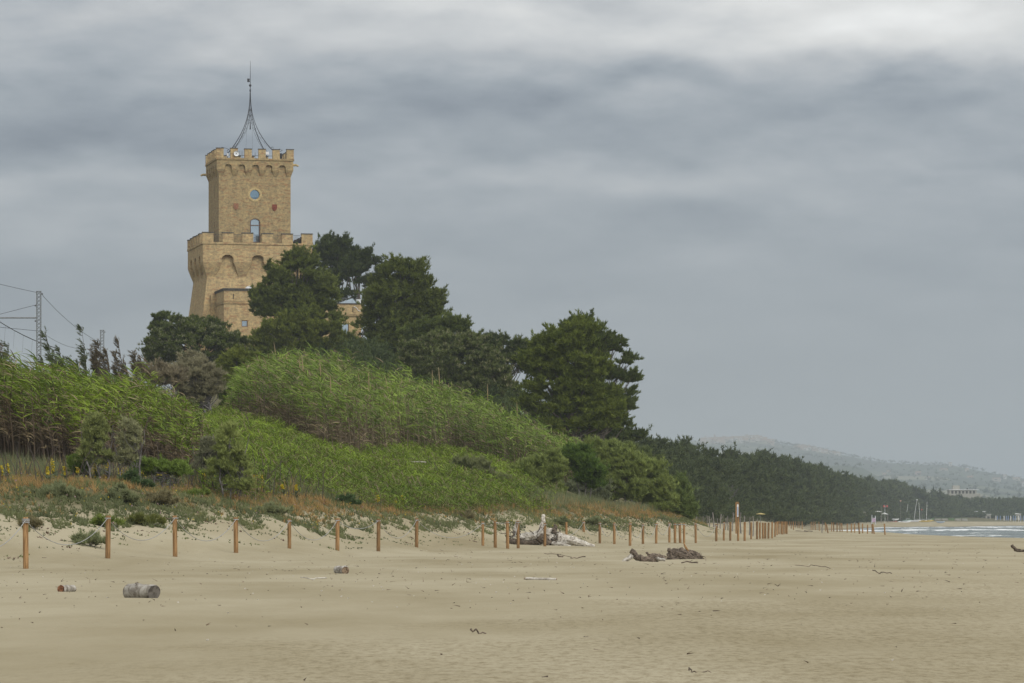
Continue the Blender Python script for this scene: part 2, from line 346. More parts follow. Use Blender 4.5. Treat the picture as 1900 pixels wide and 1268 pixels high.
# ------------------------------------------------------------------ sea
def seamat():
    m, nt, b = newmat('sea_water'); N = nt.nodes.new; Lk = nt.links.new
    a = N('ShaderNodeAttribute'); a.attribute_name = 'col'
    geo = N('ShaderNodeNewGeometry'); mp = N('ShaderNodeMapping'); mp.inputs['Scale'].default_value = (.35, .12, .5); Lk(geo.outputs['Position'], mp.inputs[0])
    n = N('ShaderNodeTexNoise'); n.inputs['Scale'].default_value = 1.2; n.inputs['Detail'].default_value = 6; n.inputs['Roughness'].default_value = .7; Lk(mp.outputs[0], n.inputs['Vector'])
    sp = N('ShaderNodeSeparateColor'); Lk(a.outputs['Color'], sp.inputs[0])
    ad = N('ShaderNodeMath'); ad.operation = 'ADD'; Lk(sp.outputs[0], ad.inputs[0]); Lk(n.outputs['Fac'], ad.inputs[1])
    r = N('ShaderNodeMapRange'); r.inputs['From Min'].default_value = .86; r.inputs['From Max'].default_value = 1.02; Lk(ad.outputs[0], r.inputs['Value'])
    mx = N('ShaderNodeMix'); mx.data_type = 'RGBA'; mx.inputs['A'].default_value = (.058, .088, .076, 1); mx.inputs['B'].default_value = (.74, .76, .76, 1)
    Lk(r.outputs[0], mx.inputs['Factor']); Lk(mx.outputs['Result'], b.inputs['Base Color'])
    mr = N('ShaderNodeMapRange'); mr.inputs['To Min'].default_value = .25; mr.inputs['To Max'].default_value = .9; Lk(r.outputs[0], mr.inputs['Value']); Lk(mr.outputs[0], b.inputs['Roughness'])
    bp = N('ShaderNodeBump'); bp.inputs['Strength'].default_value = .8; bp.inputs['Distance'].default_value = .4; Lk(n.outputs['Fac'], bp.inputs['Height']); Lk(bp.outputs[0], b.inputs['Normal'])
    return m
spx = np.concatenate([np.arange(1380, 2060, 4.0), np.geomspace(2070, 45000, 40)])
sY = np.concatenate([np.geomspace(40, 300, 50)[:-1], np.geomspace(300, 2600, 620)[:-1], np.geomspace(2600, 11000, 12)])
PX, YY = np.meshgrid(spx, sY); X = np.clip((PX - CX)/F*YY, -11000, 11000)
gd = ground(X, YY); depth = np.clip(-.5 - gd, 0, 2)
q = (X * .25 + YY)          # wave crests run roughly across the view, along the shore
amp = .55 * np.clip(depth / .5 + .12, 0, 1)
w = (fbm(X/16, q/7.5, 41, 3) - .45) * 1.9 + (fbm(X/5, q/3.0, 43, 3) - .45) * .7
h = amp * (np.clip(w, -1, 1.2))
foam = np.clip(w * .42, -.1, .45) + np.clip(.40 - depth * .22, 0, .40) + np.clip((fbm(X/60, YY/70, 47, 3) - .5) * 1.2, -.1, .3)
Z = -.5 + h
sea = mesh_np('sea', np.stack([X, YY, Z], -1).reshape(-1, 3), [grid_faces(*X.shape)], seamat(), col=np.repeat(foam.reshape(-1, 1), 3, 1), smooth=True)
tag(sea, 'choppy grey green sea with white foam along the shore', kind='structure')

# ------------------------------------------------------------------ far hills
RIDGE = [(-4000, 900), (-500, 850), (600, 825), (1000, 816), (1200, 817), (1290, 819), (1310, 817), (1400, 813), (1425, 817), (1450, 824), (1500, 832), (1560, 843), (1600, 851), (1640, 858), (1700, 862), (1760, 863), (1800, 870), (1850, 882), (1900, 893), (1980, 905), (2200, 935), (2700, 962), (6000, 969)]
HR = 9400.0
def hillz(px, Y):
    r = np.interp(px, [a for a, b in RIDGE], [b for a, b in RIDGE])
    zr = HC + (HY - r) / F * HR
    t = np.clip((Y - 3000) / (HR - 3000), 0, 1); z = 8 + (zr - 8) * t ** 1.3
    z = np.where(Y > HR, zr - (Y - HR) * .03, z)
    r2 = np.interp(px, [1200, 1400, 1480, 1555, 1600, 1645, 1720, 1800], [880, 872, 866, 865, 873, 898, 925, 960])
    z2 = (HC + (HY - r2) / F * 5600) * np.exp(-((Y - 5600) / 600) ** 2)
    return np.maximum(z, z2)
hp = np.concatenate([np.linspace(-3800, 900, 30), np.arange(910, 2100, 5.0), np.linspace(2110, 4500, 30)])
hY = np.linspace(2500, 11200, 130)
PX, YY = np.meshgrid(hp, hY); X = (PX - CX)/F*YY
def hill_full(px, Y):
    x = (px - CX)/F*Y
    z = hillz(px, Y)
    z = z + (fbm(x/420, Y/560, 61, 5) - .48) * 44 * np.clip(z/90, .1, 1) * np.clip((HR-Y)/900, .12, 1)
    return z - np.clip((3000 - Y)/10, 0, 40)
Z = hill_full(PX, YY)
m, nt, b = newmat('hill_fields'); N = nt.nodes.new; Lk = nt.links.new
geo = N('ShaderNodeNewGeometry'); mp = N('ShaderNodeMapping'); mp.inputs['Scale'].default_value = (.007, .0025, .012); Lk(geo.outputs['Position'], mp.inputs[0])
vo = N('ShaderNodeTexVoronoi'); vo.inputs['Scale'].default_value = 1.0; Lk(mp.outputs[0], vo.inputs['Vector'])
sp = N('ShaderNodeSeparateColor'); Lk(vo.outputs['Color'], sp.inputs[0])
r = N('ShaderNodeValToRGB'); e = r.color_ramp.elements; e[0].color = (.02, .032, .018, 1); e[1].color = (.17, .16, .10, 1); e[1].position = 1
for p_, c_ in ((.4, (.032, .050, .026, 1)), (.75, (.07, .085, .04, 1))):
    q_ = e.new(p_); q_.color = c_
no = N('ShaderNodeTexNoise'); no.inputs['Scale'].default_value = .012; no.inputs['Detail'].default_value = 6; Lk(geo.outputs['Position'], no.inputs['Vector'])
mxx = N('ShaderNodeMath'); mxx.operation = 'MULTIPLY_ADD'; mxx.inputs[1].default_value = 1.3; mxx.inputs[2].default_value = -.35; Lk(sp.outputs[0], mxx.inputs[0])
ad = N('ShaderNodeMath'); ad.operation = 'ADD'; Lk(mxx.outputs[0], ad.inputs[0]); mm = N('ShaderNodeMath'); mm.operation='MULTIPLY_ADD'; mm.inputs[1].default_value=.7; mm.inputs[2].default_value=-.28; Lk(no.outputs['Fac'], mm.inputs[0]); Lk(mm.outputs[0], ad.inputs[1])
Lk(ad.outputs[0], r.inputs['Fac']); Lk(r.outputs['Color'], b.inputs['Base Color']); b.inputs['Roughness'].default_value = 1
hills = mesh_np('hills', np.stack([X, YY, Z], -1).reshape(-1, 3), [grid_faces(*X.shape)], m, smooth=True)
tag(hills, 'hazy blue green hills behind the coast', kind='structure')

# ------------------------------------------------------------------ foliage builders
def clump_foliage(centres, radii, per, tl, tw, nb, ca, cb, up=.5, flat=.7, wind=None, pale=None, bend=0, spread=.45, shell=.55, sprig=9):
    """needle or leaf tufts set along small upward sprays in every clump; centres (n,3) radii (n,)"""
    n = len(centres); sprig = max(3, min(sprig, per // 4)); ns = n*sprig; k = max(1, per // sprig)
    ds = norm(rng.normal(size=(ns, 3))); ds[:, 2] = np.where(ds[:, 2] < -.3, -ds[:, 2], ds[:, 2]); ds = norm(ds + np.array([0, 0, up*.35]))
    if wind is not None: ds = norm(ds + wind*.6)
    ci = np.repeat(np.arange(n), sprig); rs = radii[ci] * np.clip(rng.lognormal(-.08, .33, ns), .4, 1.9)
    si = np.repeat(np.arange(ns), k); N = len(si)
    t = rng.uniform(.30, 1.0, N)
    pos = centres[ci[si]] + (ds[si] * (rs[si]*t)[:, None]) * np.array([1, 1, max(flat, .9)]) + rng.normal(size=(N, 3)) * (radii[ci[si]]*.13*(1.3-t))[:, None]
    dirs = norm(ds[si] + np.array([0, 0, up*.8]))
    tone = np.clip(rng.normal(.45, .20, n)[ci[si]]*.40 + rng.normal(.5, .25, ns)[si]*.30 + rng.normal(.5, .3, N)*.30, 0, 1)
    c = mixc(ca, cb, tone)
    if pale is not None:
        q = (rng.random(N) < pale[1]) & (t > .6); c[q] = np.array(pale[0]) * rng.uniform(.8, 1.15, (q.sum(), 1))
        dirs[q] = norm(dirs[q] * .3 + np.array([0, 0, 1.]))
    return blades(pos, dirs, tl, tw, nb, spread, c, bend=bend, wind=wind)

def sample_ellipses(ells, Y, n, depth=1.0, fill=.5):
    """ells: (px,py,rx,ry) outline blobs at distance Y -> clump centres spread through their volume"""
    s = Y / F; w = np.array([e[2]*e[3] for e in ells], float); w /= w.sum()
    k = rng.choice(len(ells), n, p=w); E = np.array(ells, float)[k]
    d = norm(rng.normal(size=(n, 3))); r = rng.uniform(fill, 1, n) ** .6
    c = np.stack([(E[:, 0]-CX)*s, np.full(n, Y), HC + (HY-E[:, 1])*s], 1)
    rad = np.stack([E[:, 2]*s, np.minimum(E[:, 2], E[:, 3]*1.6)*s*depth, E[:, 3]*s], 1)
    return c + d * r[:, None] * rad

GREENS = {
 'pine':   ((.024, .042, .009), (.165, .205, .036)),
 'aleppo': ((.028, .046, .009), (.215, .250, .042)),
 'olive':  ((.040, .064, .010), (.235, .280, .040)),
 'dark':   ((.018, .032, .010), (.120, .155, .034)),
 'tamarisk': ((.100, .135, .036), (.34, .40, .11)),
 'bright': ((.075, .125, .018), (.24, .33, .06)),
 'far':    ((.035, .050, .024), (.12, .15, .06)),
}
def tree(name, label, cat, Y, base_px, ells, n, cr, per, tl, tw, nb=4, green='pine', depth=.9, up=.5, flat=.6, group=None, wind=None, pale=None,
         trunk_r=.28, limbs=26, top=None, lean=0, stems=1, barkmat=None, fill=.35, base_py=None, bend=0, spread=.45, shell=.55, twigs=0):
    bx = wx(base_px, Y); bz = gz(bx, Y) - .3
    root = empty(name, (bx, Y, bz)); off = np.array([bx, Y, bz])
    if trunk_r >= .14 and name not in ('umbrella_pine', 'stone_pine'):
        n = int(n*.62); cr = cr*1.22; per = int(per*1.5)
    C = sample_ellipses(ells, Y, n, depth, fill) - off
    C[:, 2] -= cr*.25
    rad = cr * rng.uniform(.6, 1.3, n)
    ca, cb = GREENS[green] if isinstance(green, str) else green
    V, Fc, c = clump_foliage(C, rad, per, tl, tw, nb, ca, cb, up, flat, wind, pale, bend, spread, shell)
    crown = MB(); crown.add(V, Fc, c)
    topc = C[:, :].mean(0); zt = C[:, 2].max() * .92 if top is None else top
    tr = MB()
    paths = []
    for s_ in range(stems):
        tgt = np.array([topc[0] + lean + (s_ - (stems-1)/2) * zt * .25, topc[1] + rng.normal() * .3, zt])
        t = np.linspace(0, 1, 9)[:, None]
        p0 = np.array([(s_ - (stems-1)/2) * .25, 0, 0])
        pts = p0 + (tgt - p0) * np.hstack([t ** 1.25, t ** 1.25, t]) + rng.normal(size=(9, 3)) * np.array([.12, .12, 0]) * (t > 0) * min(1, zt/8)
        paths.append(pts)
        tr.tube(pts, np.linspace(trunk_r, trunk_r * .22, 9), 7, (.1,.1,.1), jit=.12)
    trunk = tr.build('trunk', barkmat or BARK, root, smooth=True)
    lb = MB(); pick = rng.choice(n, min(limbs, n), replace=False)
    for k in pick:
        path = paths[k % stems]; e = C[k]
        f = np.clip(e[2] / max(zt, .1) * rng.uniform(.45, .8), .08, .9) * 8; i = int(f); st = path[i] * (1-(f-i)) + path[min(i+1, 8)] * (f-i)
        mid = (st + e) / 2 + np.array([0, 0, -.06 * np.linalg.norm(e - st)]) + rng.normal(size=3) * .1
        r0 = trunk_r * .32
        lb.tube([st, (st+mid)/2, mid, (mid+e)/2 + rng.normal(size=3)*.05, e], [r0, r0*.8, r0*.6, r0*.4, r0*.15], 4, (.1,.1,.1), cap=False)
        for _ in range(twigs):
            e2 = e + rng.normal(size=3) * cr * .5
            lb.tube([mid, (mid+e2)/2 + rng.normal(size=3)*.08, e2], [r0*.35, r0*.22, r0*.08], 3, (.1,.1,.1), cap=False)
    if lb.n: lb.build('limb', barkmat or BARK, trunk, smooth=True)['label'] = 'limbs and boughs spreading through the crown'
    crown.build('crown', LEAF, root)
    tag(root, label, cat, group)
    return root

# ---- the pines on the hill
tree('umbrella_pine', 'low dome-shaped dark green pine left of the tower, pale shoots all over it', 'tree', 395, 370,
     [(365,640,85,46),(300,650,34,36),(430,650,32,36),(360,612,62,26)], 520, .55, 70, .30, .085, 4, 'pine', up=.8, flat=.8, pale=((.27,.27,.16), .22), trunk_r=.3, limbs=40, fill=.55)
tree('conifer', 'thin open conifer poking up behind the left side of the domed pine', 'tree', 412, 292,
     [(296,596,15,20),(284,612,13,16),(312,585,9,11),(270,652,12,20),(300,630,26,22)], 110, .30, 60, .34, .07, 4, 'pine', up=.9, trunk_r=.14, limbs=30, fill=.2)
tree('pine_tree', 'large full dark green pine directly in front of the tower', 'tree', 430, 555,
     [(560,520,52,45),(555,486,30,22),(515,505,22,22),(590,545,38,38),(545,570,70,34),(492,560,28,26),(600,590,38,34),(480,575,16,18),(520,540,42,30)], 560, .72, 85, .38, .10, 4, 'aleppo', up=.7, flat=.75, trunk_r=.4, limbs=50, fill=.45)
tree('pine_tree', 'lower yellowish green pine below the large pine by the tower', 'tree', 405, 540,
     [(535,625,62,40),(495,640,34,34),(600,632,46,34),(560,600,36,26),(640,640,26,16)], 400, .65, 85, .34, .09, 4, ((.040,.062,.010),(.25,.28,.040)), up=.8, flat=.75, trunk_r=.3, limbs=30, fill=.4)
tree('tall_pine', 'tall open pine with a bare trunk and rounded top behind the tower corner', 'tree', 520, 640,
     [(622,457,32,20),(608,478,20,20),(642,482,24,20),(598,462,13,13),(630,515,22,16)], 130, .85, 95, .42, .11, 4, 'dark', up=.6, flat=.6, trunk_r=.36, limbs=16, fill=.3)
tree('tall_pine', 'tall open pine right of the bare-trunked one, branches spread towards the right', 'tree', 512, 662,
     [(670,482,26,24),(700,492,24,16),(655,500,24,18),(685,520,30,14),(640,548,22,8),(690,545,20,12),(712,490,10,6),(650,572,26,10)], 165, .72, 85, .42, .11, 4, 'dark', up=.7, flat=.6, trunk_r=.34, limbs=24, fill=.25)
tree('pine_tree', 'biggest dark green pine standing right of the tower and brick house', 'tree', 395, 735,
     [(742,520,44,34),(765,500,22,16),(735,560,54,44),(790,550,24,34),(720,610,56,46),(775,600,46,42),(812,590,14,40),(700,560,20,40),(755,650,70,40),(690,650,30,30)], 700, .78, 85, .40, .105, 4, ((.028,.044,.009),(.205,.240,.038)), up=.8, flat=.75, trunk_r=.42, limbs=60, fill=.45)
tree('pine_tree', 'small pine at the right foot of the biggest pine, spiky top', 'tree', 385, 815,
     [(808,615,30,30),(845,612,20,24),(862,605,8,14),(780,620,34,26),(830,640,40,20)], 170, .62, 80, .36, .09, 4, 'pine', up=.9, trunk_r=.2, limbs=24, fill=.3)
tree('stone_pine', 'broad rounded pine with pale upright shoots between the dark pines', 'tree', 335, 830,
     [(815,675,82,56),(760,700,36,40),(880,665,48,46),(850,720,90,36),(905,700,46,40)], 620, .55, 75, .30, .085, 4, ((.035,.056,.016),(.200,.235,.070)), up=.9, flat=.8, pale=((.27,.26,.14), .22), trunk_r=.3, limbs=50, fill=.55)
tree('stone_pine', 'darker pine behind the broad rounded one, sky showing under its right branches', 'tree', 362, 935,
     [(930,652,54,28),(900,645,34,20),(965,655,28,26),(905,690,40,26),(975,680,14,20),(930,735,40,26)], 260, .62, 80, .34, .09, 4, 'dark', up=.9, flat=.7, pale=((.20,.20,.11), .12), trunk_r=.22, limbs=60, fill=.35, twigs=1)
tree('pine_tree', 'large olive green pine with layered boughs near the end of the hill', 'tree', 300, 1065,
     [(1035,640,44,32),(1080,625,28,26),(1010,680,48,24),(1075,680,58,30),(1030,715,64,22),(1090,730,58,26),(1010,750,56,18),(1070,775,64,22),(1000,650,18,24),(1110,770,46,34),(1040,795,46,14)], 720, .58, 85, .30, .08, 4, 'olive', up=.7, flat=.5, trunk_r=.34, limbs=60, fill=.45)
tree('windswept_pine', 'windswept pine at the right end with ragged branches against the sky', 'tree', 318, 1105,
     [(1075,606,34,17),(1110,625,28,20),(1132,640,22,18),(1152,640,9,22),(1135,690,26,14),(1160,668,18,13),(1168,700,14,12),(1140,735,30,15),(1172,728,13,6),(1165,752,20,8),(1120,770,40,24),(1145,790,26,8),(1100,660,30,40),(1180,745,8,4)], 360, .46, 80, .30, .075, 4, ((.030,.050,.012),(.160,.20,.045)), up=.55, flat=.6, trunk_r=.24, limbs=110, fill=.15, twigs=2, lean=-1.0, wind=np.array([.35, 0, .25]))
tree('pine_tree', 'low dark ragged pine under the windswept one', 'tree', 330, 1140,
     [(1130,812,44,20),(1165,806,34,10),(1192,806,14,7),(1095,806,36,24)], 130, .5, 80, .28, .07, 4, 'dark', up=.6, trunk_r=.18, limbs=40, fill=.2, twigs=1)

px_ = rng.uniform(600, 1130, 420); Y_ = rng.uniform(318, 400, 420); x_ = (px_-CX)/F*Y_
zt_ = np.interp(px_, [600, 700, 800, 900, 1000, 1100, 1130], [2.6, 3.4, 3.2, 3.2, 3.0, 2.4, 1.5]) + np.interp(Y_, [318, 400], [0, 1.6])
C = np.stack([x_, Y_, ground(x_, Y_) + zt_*rng.uniform(.1, 1, 420)], 1); M = MB(); M.add(*clump_foliage(C, rng.uniform(.8, 1.6, 420), 110, .36, .10, 4, (.028,.045,.016), (.115,.150,.045), up=.7, flat=.8))
o = M.build('undergrowth', LEAF); tag(o, 'dark evergreen undergrowth filling the gaps under the pines', 'undergrowth', kind='stuff')
# ---- pine wood running along the coast
WY = ([1150, 1200, 1300, 1400, 1500, 1560, 1620, 1680, 1800, 1900, 2300], [380, 420, 520, 650, 850, 1050, 1420, 1700, 1900, 2010, 3300])
SKY = [(1150,800),(1185,800),(1200,806),(1218,812),(1240,828),(1255,822),(1270,815),(1290,820),(1300,834),(1340,838),(1380,842),(1418,838),(1440,847),(1470,851),(1500,858),(1530,872),(1560,880),(1600,890),(1640,893),(1665,893),(1680,902),(1720,914),(1760,918),(1810,922),(1900,926),(2300,945)]
def wood():
    cs, rs = [], []
    q = np.linspace(1160, 2050, 4000)
    for row, (dy, hf) in enumerate(((.985, .30), (1.0, .55), (1.02, .78), (1.045, 1.0), (1.07, 1.0))):
        Yq = np.interp(q, *WY)*dy; xq = (q-CX)/F*Yq; ln = np.concatenate([[0], np.cumsum(np.hypot(np.diff(xq), np.diff(Yq)))])
        d = 0.
        while d < ln[-1]:
            px = np.interp(d, ln, q); Y = np.interp(px, *WY)*dy; x = wx(px, Y) + rng.normal()*1.2; g0 = gz(x, Y)
            sk = np.interp(px, [a for a, b in SKY], [b for a, b in SKY])
            top = (HC + (HY - sk) / F * Y - .9)
            top = g0 + max((top - g0)*hf, 2.5) + rng.uniform(-1.6, .5)
            rr = rng.uniform(2.0, 3.4)
            for k in range(8):
                e = norm(rng.normal(size=3)); zc = top - rr*.9
                cs.append([x + e[0]*rr*.8, Y + e[1]*rr*.8, max(zc + e[2]*rr*.7, g0 + .5)]); rs.append(rng.uniform(.9, 1.6))
            for k in range(3):
                cs.append([x + rng.normal()*1.5, Y - 1 + rng.normal()*1.2, g0 + (top - g0)*rng.uniform(.1, .6)]); rs.append(1.5)
            d += rng.uniform(4.5, 7.5)
    return np.array(cs), np.array(rs)
C, R_ = wood()
dens = np.interp(C[:, 1], [400, 800, 2000], [95, 45, 18]).astype(int)
mb = MB()
for lo, hi, per, tl, tw in ((0, 620, 84, .50, .13), (620, 1000, 42, .7, .22), (1000, 1600, 21, 1.0, .36), (1600, 4000, 14, 1.4, .5)):
    k = (C[:, 1] >= lo) & (C[:, 1] < hi)
    if k.any(): mb.add(*clump_foliage(C[k], R_[k], per, tl, tw, 3, (.018,.032,.012), (.120,.150,.050), up=.6, flat=.75, sprig=7))
w_ = mb.build('pine_wood', LEAF); tag(w_, 'dense dark pine wood running along the back of the beach into the haze', 'wood', kind='stuff')
ST = [(1218,812,17,430,'bushy pine crown behind the windswept pine at the near end of the wood'),(1272,816,24,490,'broad pine crown standing highest in the pine wood'),(1355,838,15,590,'squat pine crown on the skyline of the wood below the hilltop town'),
      (1417,838,16,680,'rounded pine crown on the wood skyline under the domed church'),(1458,850,12,740,'narrow pine crown just right of the rounded one on the wood skyline'),(1520,866,13,850,'pine crown on the wood skyline left of the nearer hazy hill'),
      (1612,890,11,1060,'small dark pine crown at the middle of the falling wood skyline'),(1664,889,17,1180,'dense twin-topped pine crown on the wood skyline beyond the masts'),(1697,908,11,1270,'pine crown beside the twin-topped one, lower and to its right'),(1739,914,12,1450,'flat-topped pine crown just left of the pale flat-roofed villa')]
for px, py, r_, Y, lab in ST:
    Y = float(np.interp(px, *WY))*1.03
    tree('pine_tree', lab, 'tree', Y, px, [(px, py + r_*.9, r_*.8, r_*.8), (px - r_*.7, py + r_*1.5, r_*.7, r_*.7), (px + r_*.7, py + r_*1.6, r_*.75, r_*.7), (px, py + r_*2.2, r_*1.2, r_*.9)], 56, max(.9, Y/700), 50, .5*Y/500, .16*Y/500, 3, 'far', trunk_r=.2, limbs=6, fill=.4, group='pines on the skyline of the wood')
# bleached dead tree in the wood edge
t = empty('dead_tree', (wx(1352, 560), 560, gz(wx(1352, 560), 560))); mb = MB()
for k in range(46):
    a = rng.uniform(-1.1, 1.1); L = rng.uniform(.9, 2.2)
    p0 = np.array([0, 0, 1.0]); e = np.array([sin(a)*L, rng.normal()*.8, 3.4 + abs(cos(a))*L]); p0[2] = 3.2
    mb.tube([p0, (p0+e)/2 + rng.normal(size=3)*.2, e], [.06, .035, .015], 4)
mb.tube([[0,0,-.3],[0.2,0,1.6],[0,0,3.4]], [.16,.12,.07], 6)
mb.build('branches', TWIG, t)['label'] = 'bare grey branches'; tag(t, 'bleached leafless tree at the edge of the dark wood', 'dead tree')

# ------------------------------------------------------------------ reeds and grasses
def reeds(x, y, h, nl, leafL, leafW, wind, ca, cb, dry, stalk_c, dry_low=.5, sag=.35, lean=.35, segs=3, stalkw=.035, wspread=.8, low=.16, toff=0.):
    """cane plants: leaning stalks with long arching leaves streaming down wind"""
    n = len(x); z = ground(x, y) - .05
    base = np.stack([x, y, z], 1)
    az = rng.normal(0, wspread*1.4, n)
    wd = np.stack([wind[0]*np.cos(az) - .0*np.sin(az), np.sin(az) * .6, np.zeros(n)], 1)
    ln = lean * rng.uniform(.4, 1.4, n)
    def pt(t):   # t (n,k)
        return base[:, None, :] + np.stack([wd[:, 0:1]*ln[:, None]*h[:, None]*t**2*.6, wd[:, 1:2]*ln[:, None]*h[:, None]*t**2*.6, h[:, None]*t*(1-.12*ln[:, None]*t)], -1)
    M = MB()
    # stalks
    ts = np.linspace(0, 1, 5)[None, :].repeat(n, 0); p = pt(ts); s = norm(rng.normal(size=(n, 3))*np.array([1,1,.0])); w = stalkw*np.array([1,.9,.75,.5,.15])
    Vs = np.stack([p - s[:, None, :]*w[None, :, None]/2, p + s[:, None, :]*w[None, :, None]/2], 2).reshape(-1, 3)
    i = (np.arange(n)*10)[:, None] + np.arange(4)[None, :]*2
    Fs = np.stack([i, i+1, i+3, i+2], -1).reshape(-1, 4)
    sc_ = mixc(stalk_c[0], stalk_c[1], rng.random(n)); M.add(Vs, Fs, np.repeat(sc_, 10, 0))
    # leaves
    low = np.broadcast_to(low, n)[:, None]; dry_low = np.repeat(np.broadcast_to(dry_low, n), nl); t0 = np.clip(low + (1-low)*rng.random((n, nl)) ** .8, 0, 1); st = pt(t0).reshape(-1, 3); N_ = n*nl
    a = rng.normal(0, 1.2, N_)
    out = np.stack([wind[0]*np.cos(a*.8) + rng.normal(size=N_)*.45, np.sin(a), np.zeros(N_)], 1); out = norm(out)
    L = leafL*rng.uniform(.55, 1.25, N_)*np.repeat(np.clip(h/h.mean(), .6, 1.3), nl); upv = rng.uniform(.25, 1.5, N_)
    u = np.linspace(0, 1, segs+1)
    d0 = norm(out + np.array([0,0,1.])*upv[:, None])
    ptsL = st[:, None, :] + d0[:, None, :]*(u[None, :, None]*L[:, None, None]) + out[:, None, :]*(u**2)[None, :, None]*L[:, None, None]*.25
    ptsL[:, :, 2] -= (u**2)[None, :]*(L*sag*rng.uniform(.4, 1.8, N_))[:, None]
    side = norm(np.cross(d0, rng.normal(size=(N_, 3))*.6 + np.array([0,0,1.])))
    wl = leafW*np.array([.6, 1, .75, .06])[:segs+1] if segs == 3 else leafW*np.array([.8, .8, .06])
    Vl = np.stack([ptsL - side[:, None, :]*wl[None, :, None]/2, ptsL + side[:, None, :]*wl[None, :, None]/2], 2).reshape(-1, 3)
    k = 2*(segs+1); i = (np.arange(N_)*k)[:, None] + np.arange(segs)[None, :]*2
    Fl = np.stack([i, i+1, i+3, i+2], -1).reshape(-1, 4)
    patch = np.repeat(np.clip((fbm(x/2.2, y/4.0, 91, 3) - .30)*2.2, 0, 1), nl)
    tone = np.clip(patch*.55 + np.repeat(rng.normal(.22, .18, n) + toff, nl) + rng.normal(0, .18, N_), 0, 1)
    c = mixc(ca, cb, tone)
    isdry = rng.random(N_) < (dry_low*np.clip(.95 - t0.ravel()*1.25, 0, 1)*3.2 + .06 + .15*(1-patch))
    dc = mixc(dry[0], dry[1], rng.random(N_)); c = np.where(isdry[:, None], dc, c)
    M.add(Vl, Fl, np.repeat(c, k, 0))
    return M
def scatter(n, pxr, Yr, ok=None):
    px = rng.uniform(*pxr, n*3); lo, hi = Yr; Y = np.sqrt(rng.uniform(lo**2, hi**2, n*3))
    if ok is not None:
        k = ok(px, Y); px, Y = px[k], Y[k]
    px, Y = px[:n], Y[:n]
    return (px - CX)/F*Y, Y, px
WIND = np.array([-1., 0, 0])
REED_A, REED_B = (.064, .108, .010), (.275, .370, .038)
DRY = ((.12, .085, .055), (.33, .26, .15)); STK = ((.055, .038, .030), (.19, .14, .095))
fe = lambda px: np.interp(px, [-700, 0, 200, 385], [134, 136, 139, 146])      # front edge of the left thicket
def okL(px, Y): return (Y > fe(px) + (vnoise(px/40, px*0, 5)-.5)*5) & (px < 372 + (Y-146)*-.15 + rng.normal(0, 6, len(px)))
x, y, px = scatter(7000, (-560, 395), (132, 182), okL)
h = np.interp(px, [-600, 0, 60, 130, 200, 290, 330, 365, 395], [4.6, 4.7, 4.2, 4.15, 3.9, 3.5, 3.0, 2.4, 1.6]) * rng.uniform(.72, 1.05, len(px)) * (.70 + .60*fbm(x/1.3, y/4, 17, 3))
h *= np.interp(y - fe(px), [0, 6, 40], [.86, 1, .86])
M = reeds(x, y, h, 24, .55, .042, WIND, REED_A, REED_B, DRY, STK, dry_low=.7, sag=.30, lean=.42, low=.30, stalkw=.045)
r1 = M.build('cane_thicket', LEAF); tag(r1, 'tall windblown green cane thicket on the left dune with brown stalks below', 'cane thicket', kind='stuff')

fm = lambda px: np.interp(px, [420, 455, 535, 600, 668, 750, 850, 900, 1000, 1120], [214, 210, 203, 199, 201, 228, 240, 236, 236, 246])
def okM(px, Y): return (Y > fm(px) + (vnoise(px/30, px*0, 9)-.5)*8) & (Y < 300 - np.clip(px-900, 0, 300)*.08)
x, y, px = scatter(12000, (424, 1135), (196, 300), okM)
h = np.interp(px, [424, 450, 480, 560, 640, 700, 740, 800, 830, 900, 1000, 1080, 1135], [1.6, 3.0, 3.6, 4.2, 4.3, 4.0, 4.2, 3.9, 4.3, 4.0, 3.7, 3.4, 2.4]) * rng.uniform(.7, 1.05, len(px)) * (.60 + .80*fbm(x/1.5, y/4, 23, 3))
h *= np.interp(y, [200, 262, 300], [1, 1, .55])
M = reeds(x, y, h, 18, .55, .055, WIND*.8, (.075, .130, .016), (.290, .395, .060), DRY, ((.09,.07,.05),(.22,.18,.11)), dry_low=np.interp(px, [430, 500, 560, 680, 760, 900], [.2, .4, .5, .42, .2, .15]), sag=.32, lean=.28, segs=2, stalkw=.036, low=np.interp(px, [430, 500, 560, 680, 760, 900], [.02, .08, .14, .10, .0, .0]))
# pale dry flower spikes standing above the canes
k = rng.choice(len(x), 150); hh = h[k]*rng.uniform(1.0, 1.22, 150); b0 = np.stack([x[k], y[k], ground(x[k], y[k])], 1)
for i in range(150):
    top = b0[i] + np.array([-.25*hh[i]*rng.uniform(0, 1.2), 0, hh[i]])
    if i > 95: continue
    M.tube([b0[i] + (top-b0[i])*.75, top*.5 + (b0[i]+(top-b0[i])*.75)*.5, top], [.02, .035, .012], 4, (.36, .28, .15), cap=False)
r2 = M.build('cane_thicket', LEAF); tag(r2, 'long cane thicket climbing the hill below the pines with pale seed spikes', 'cane thicket', kind='stuff')

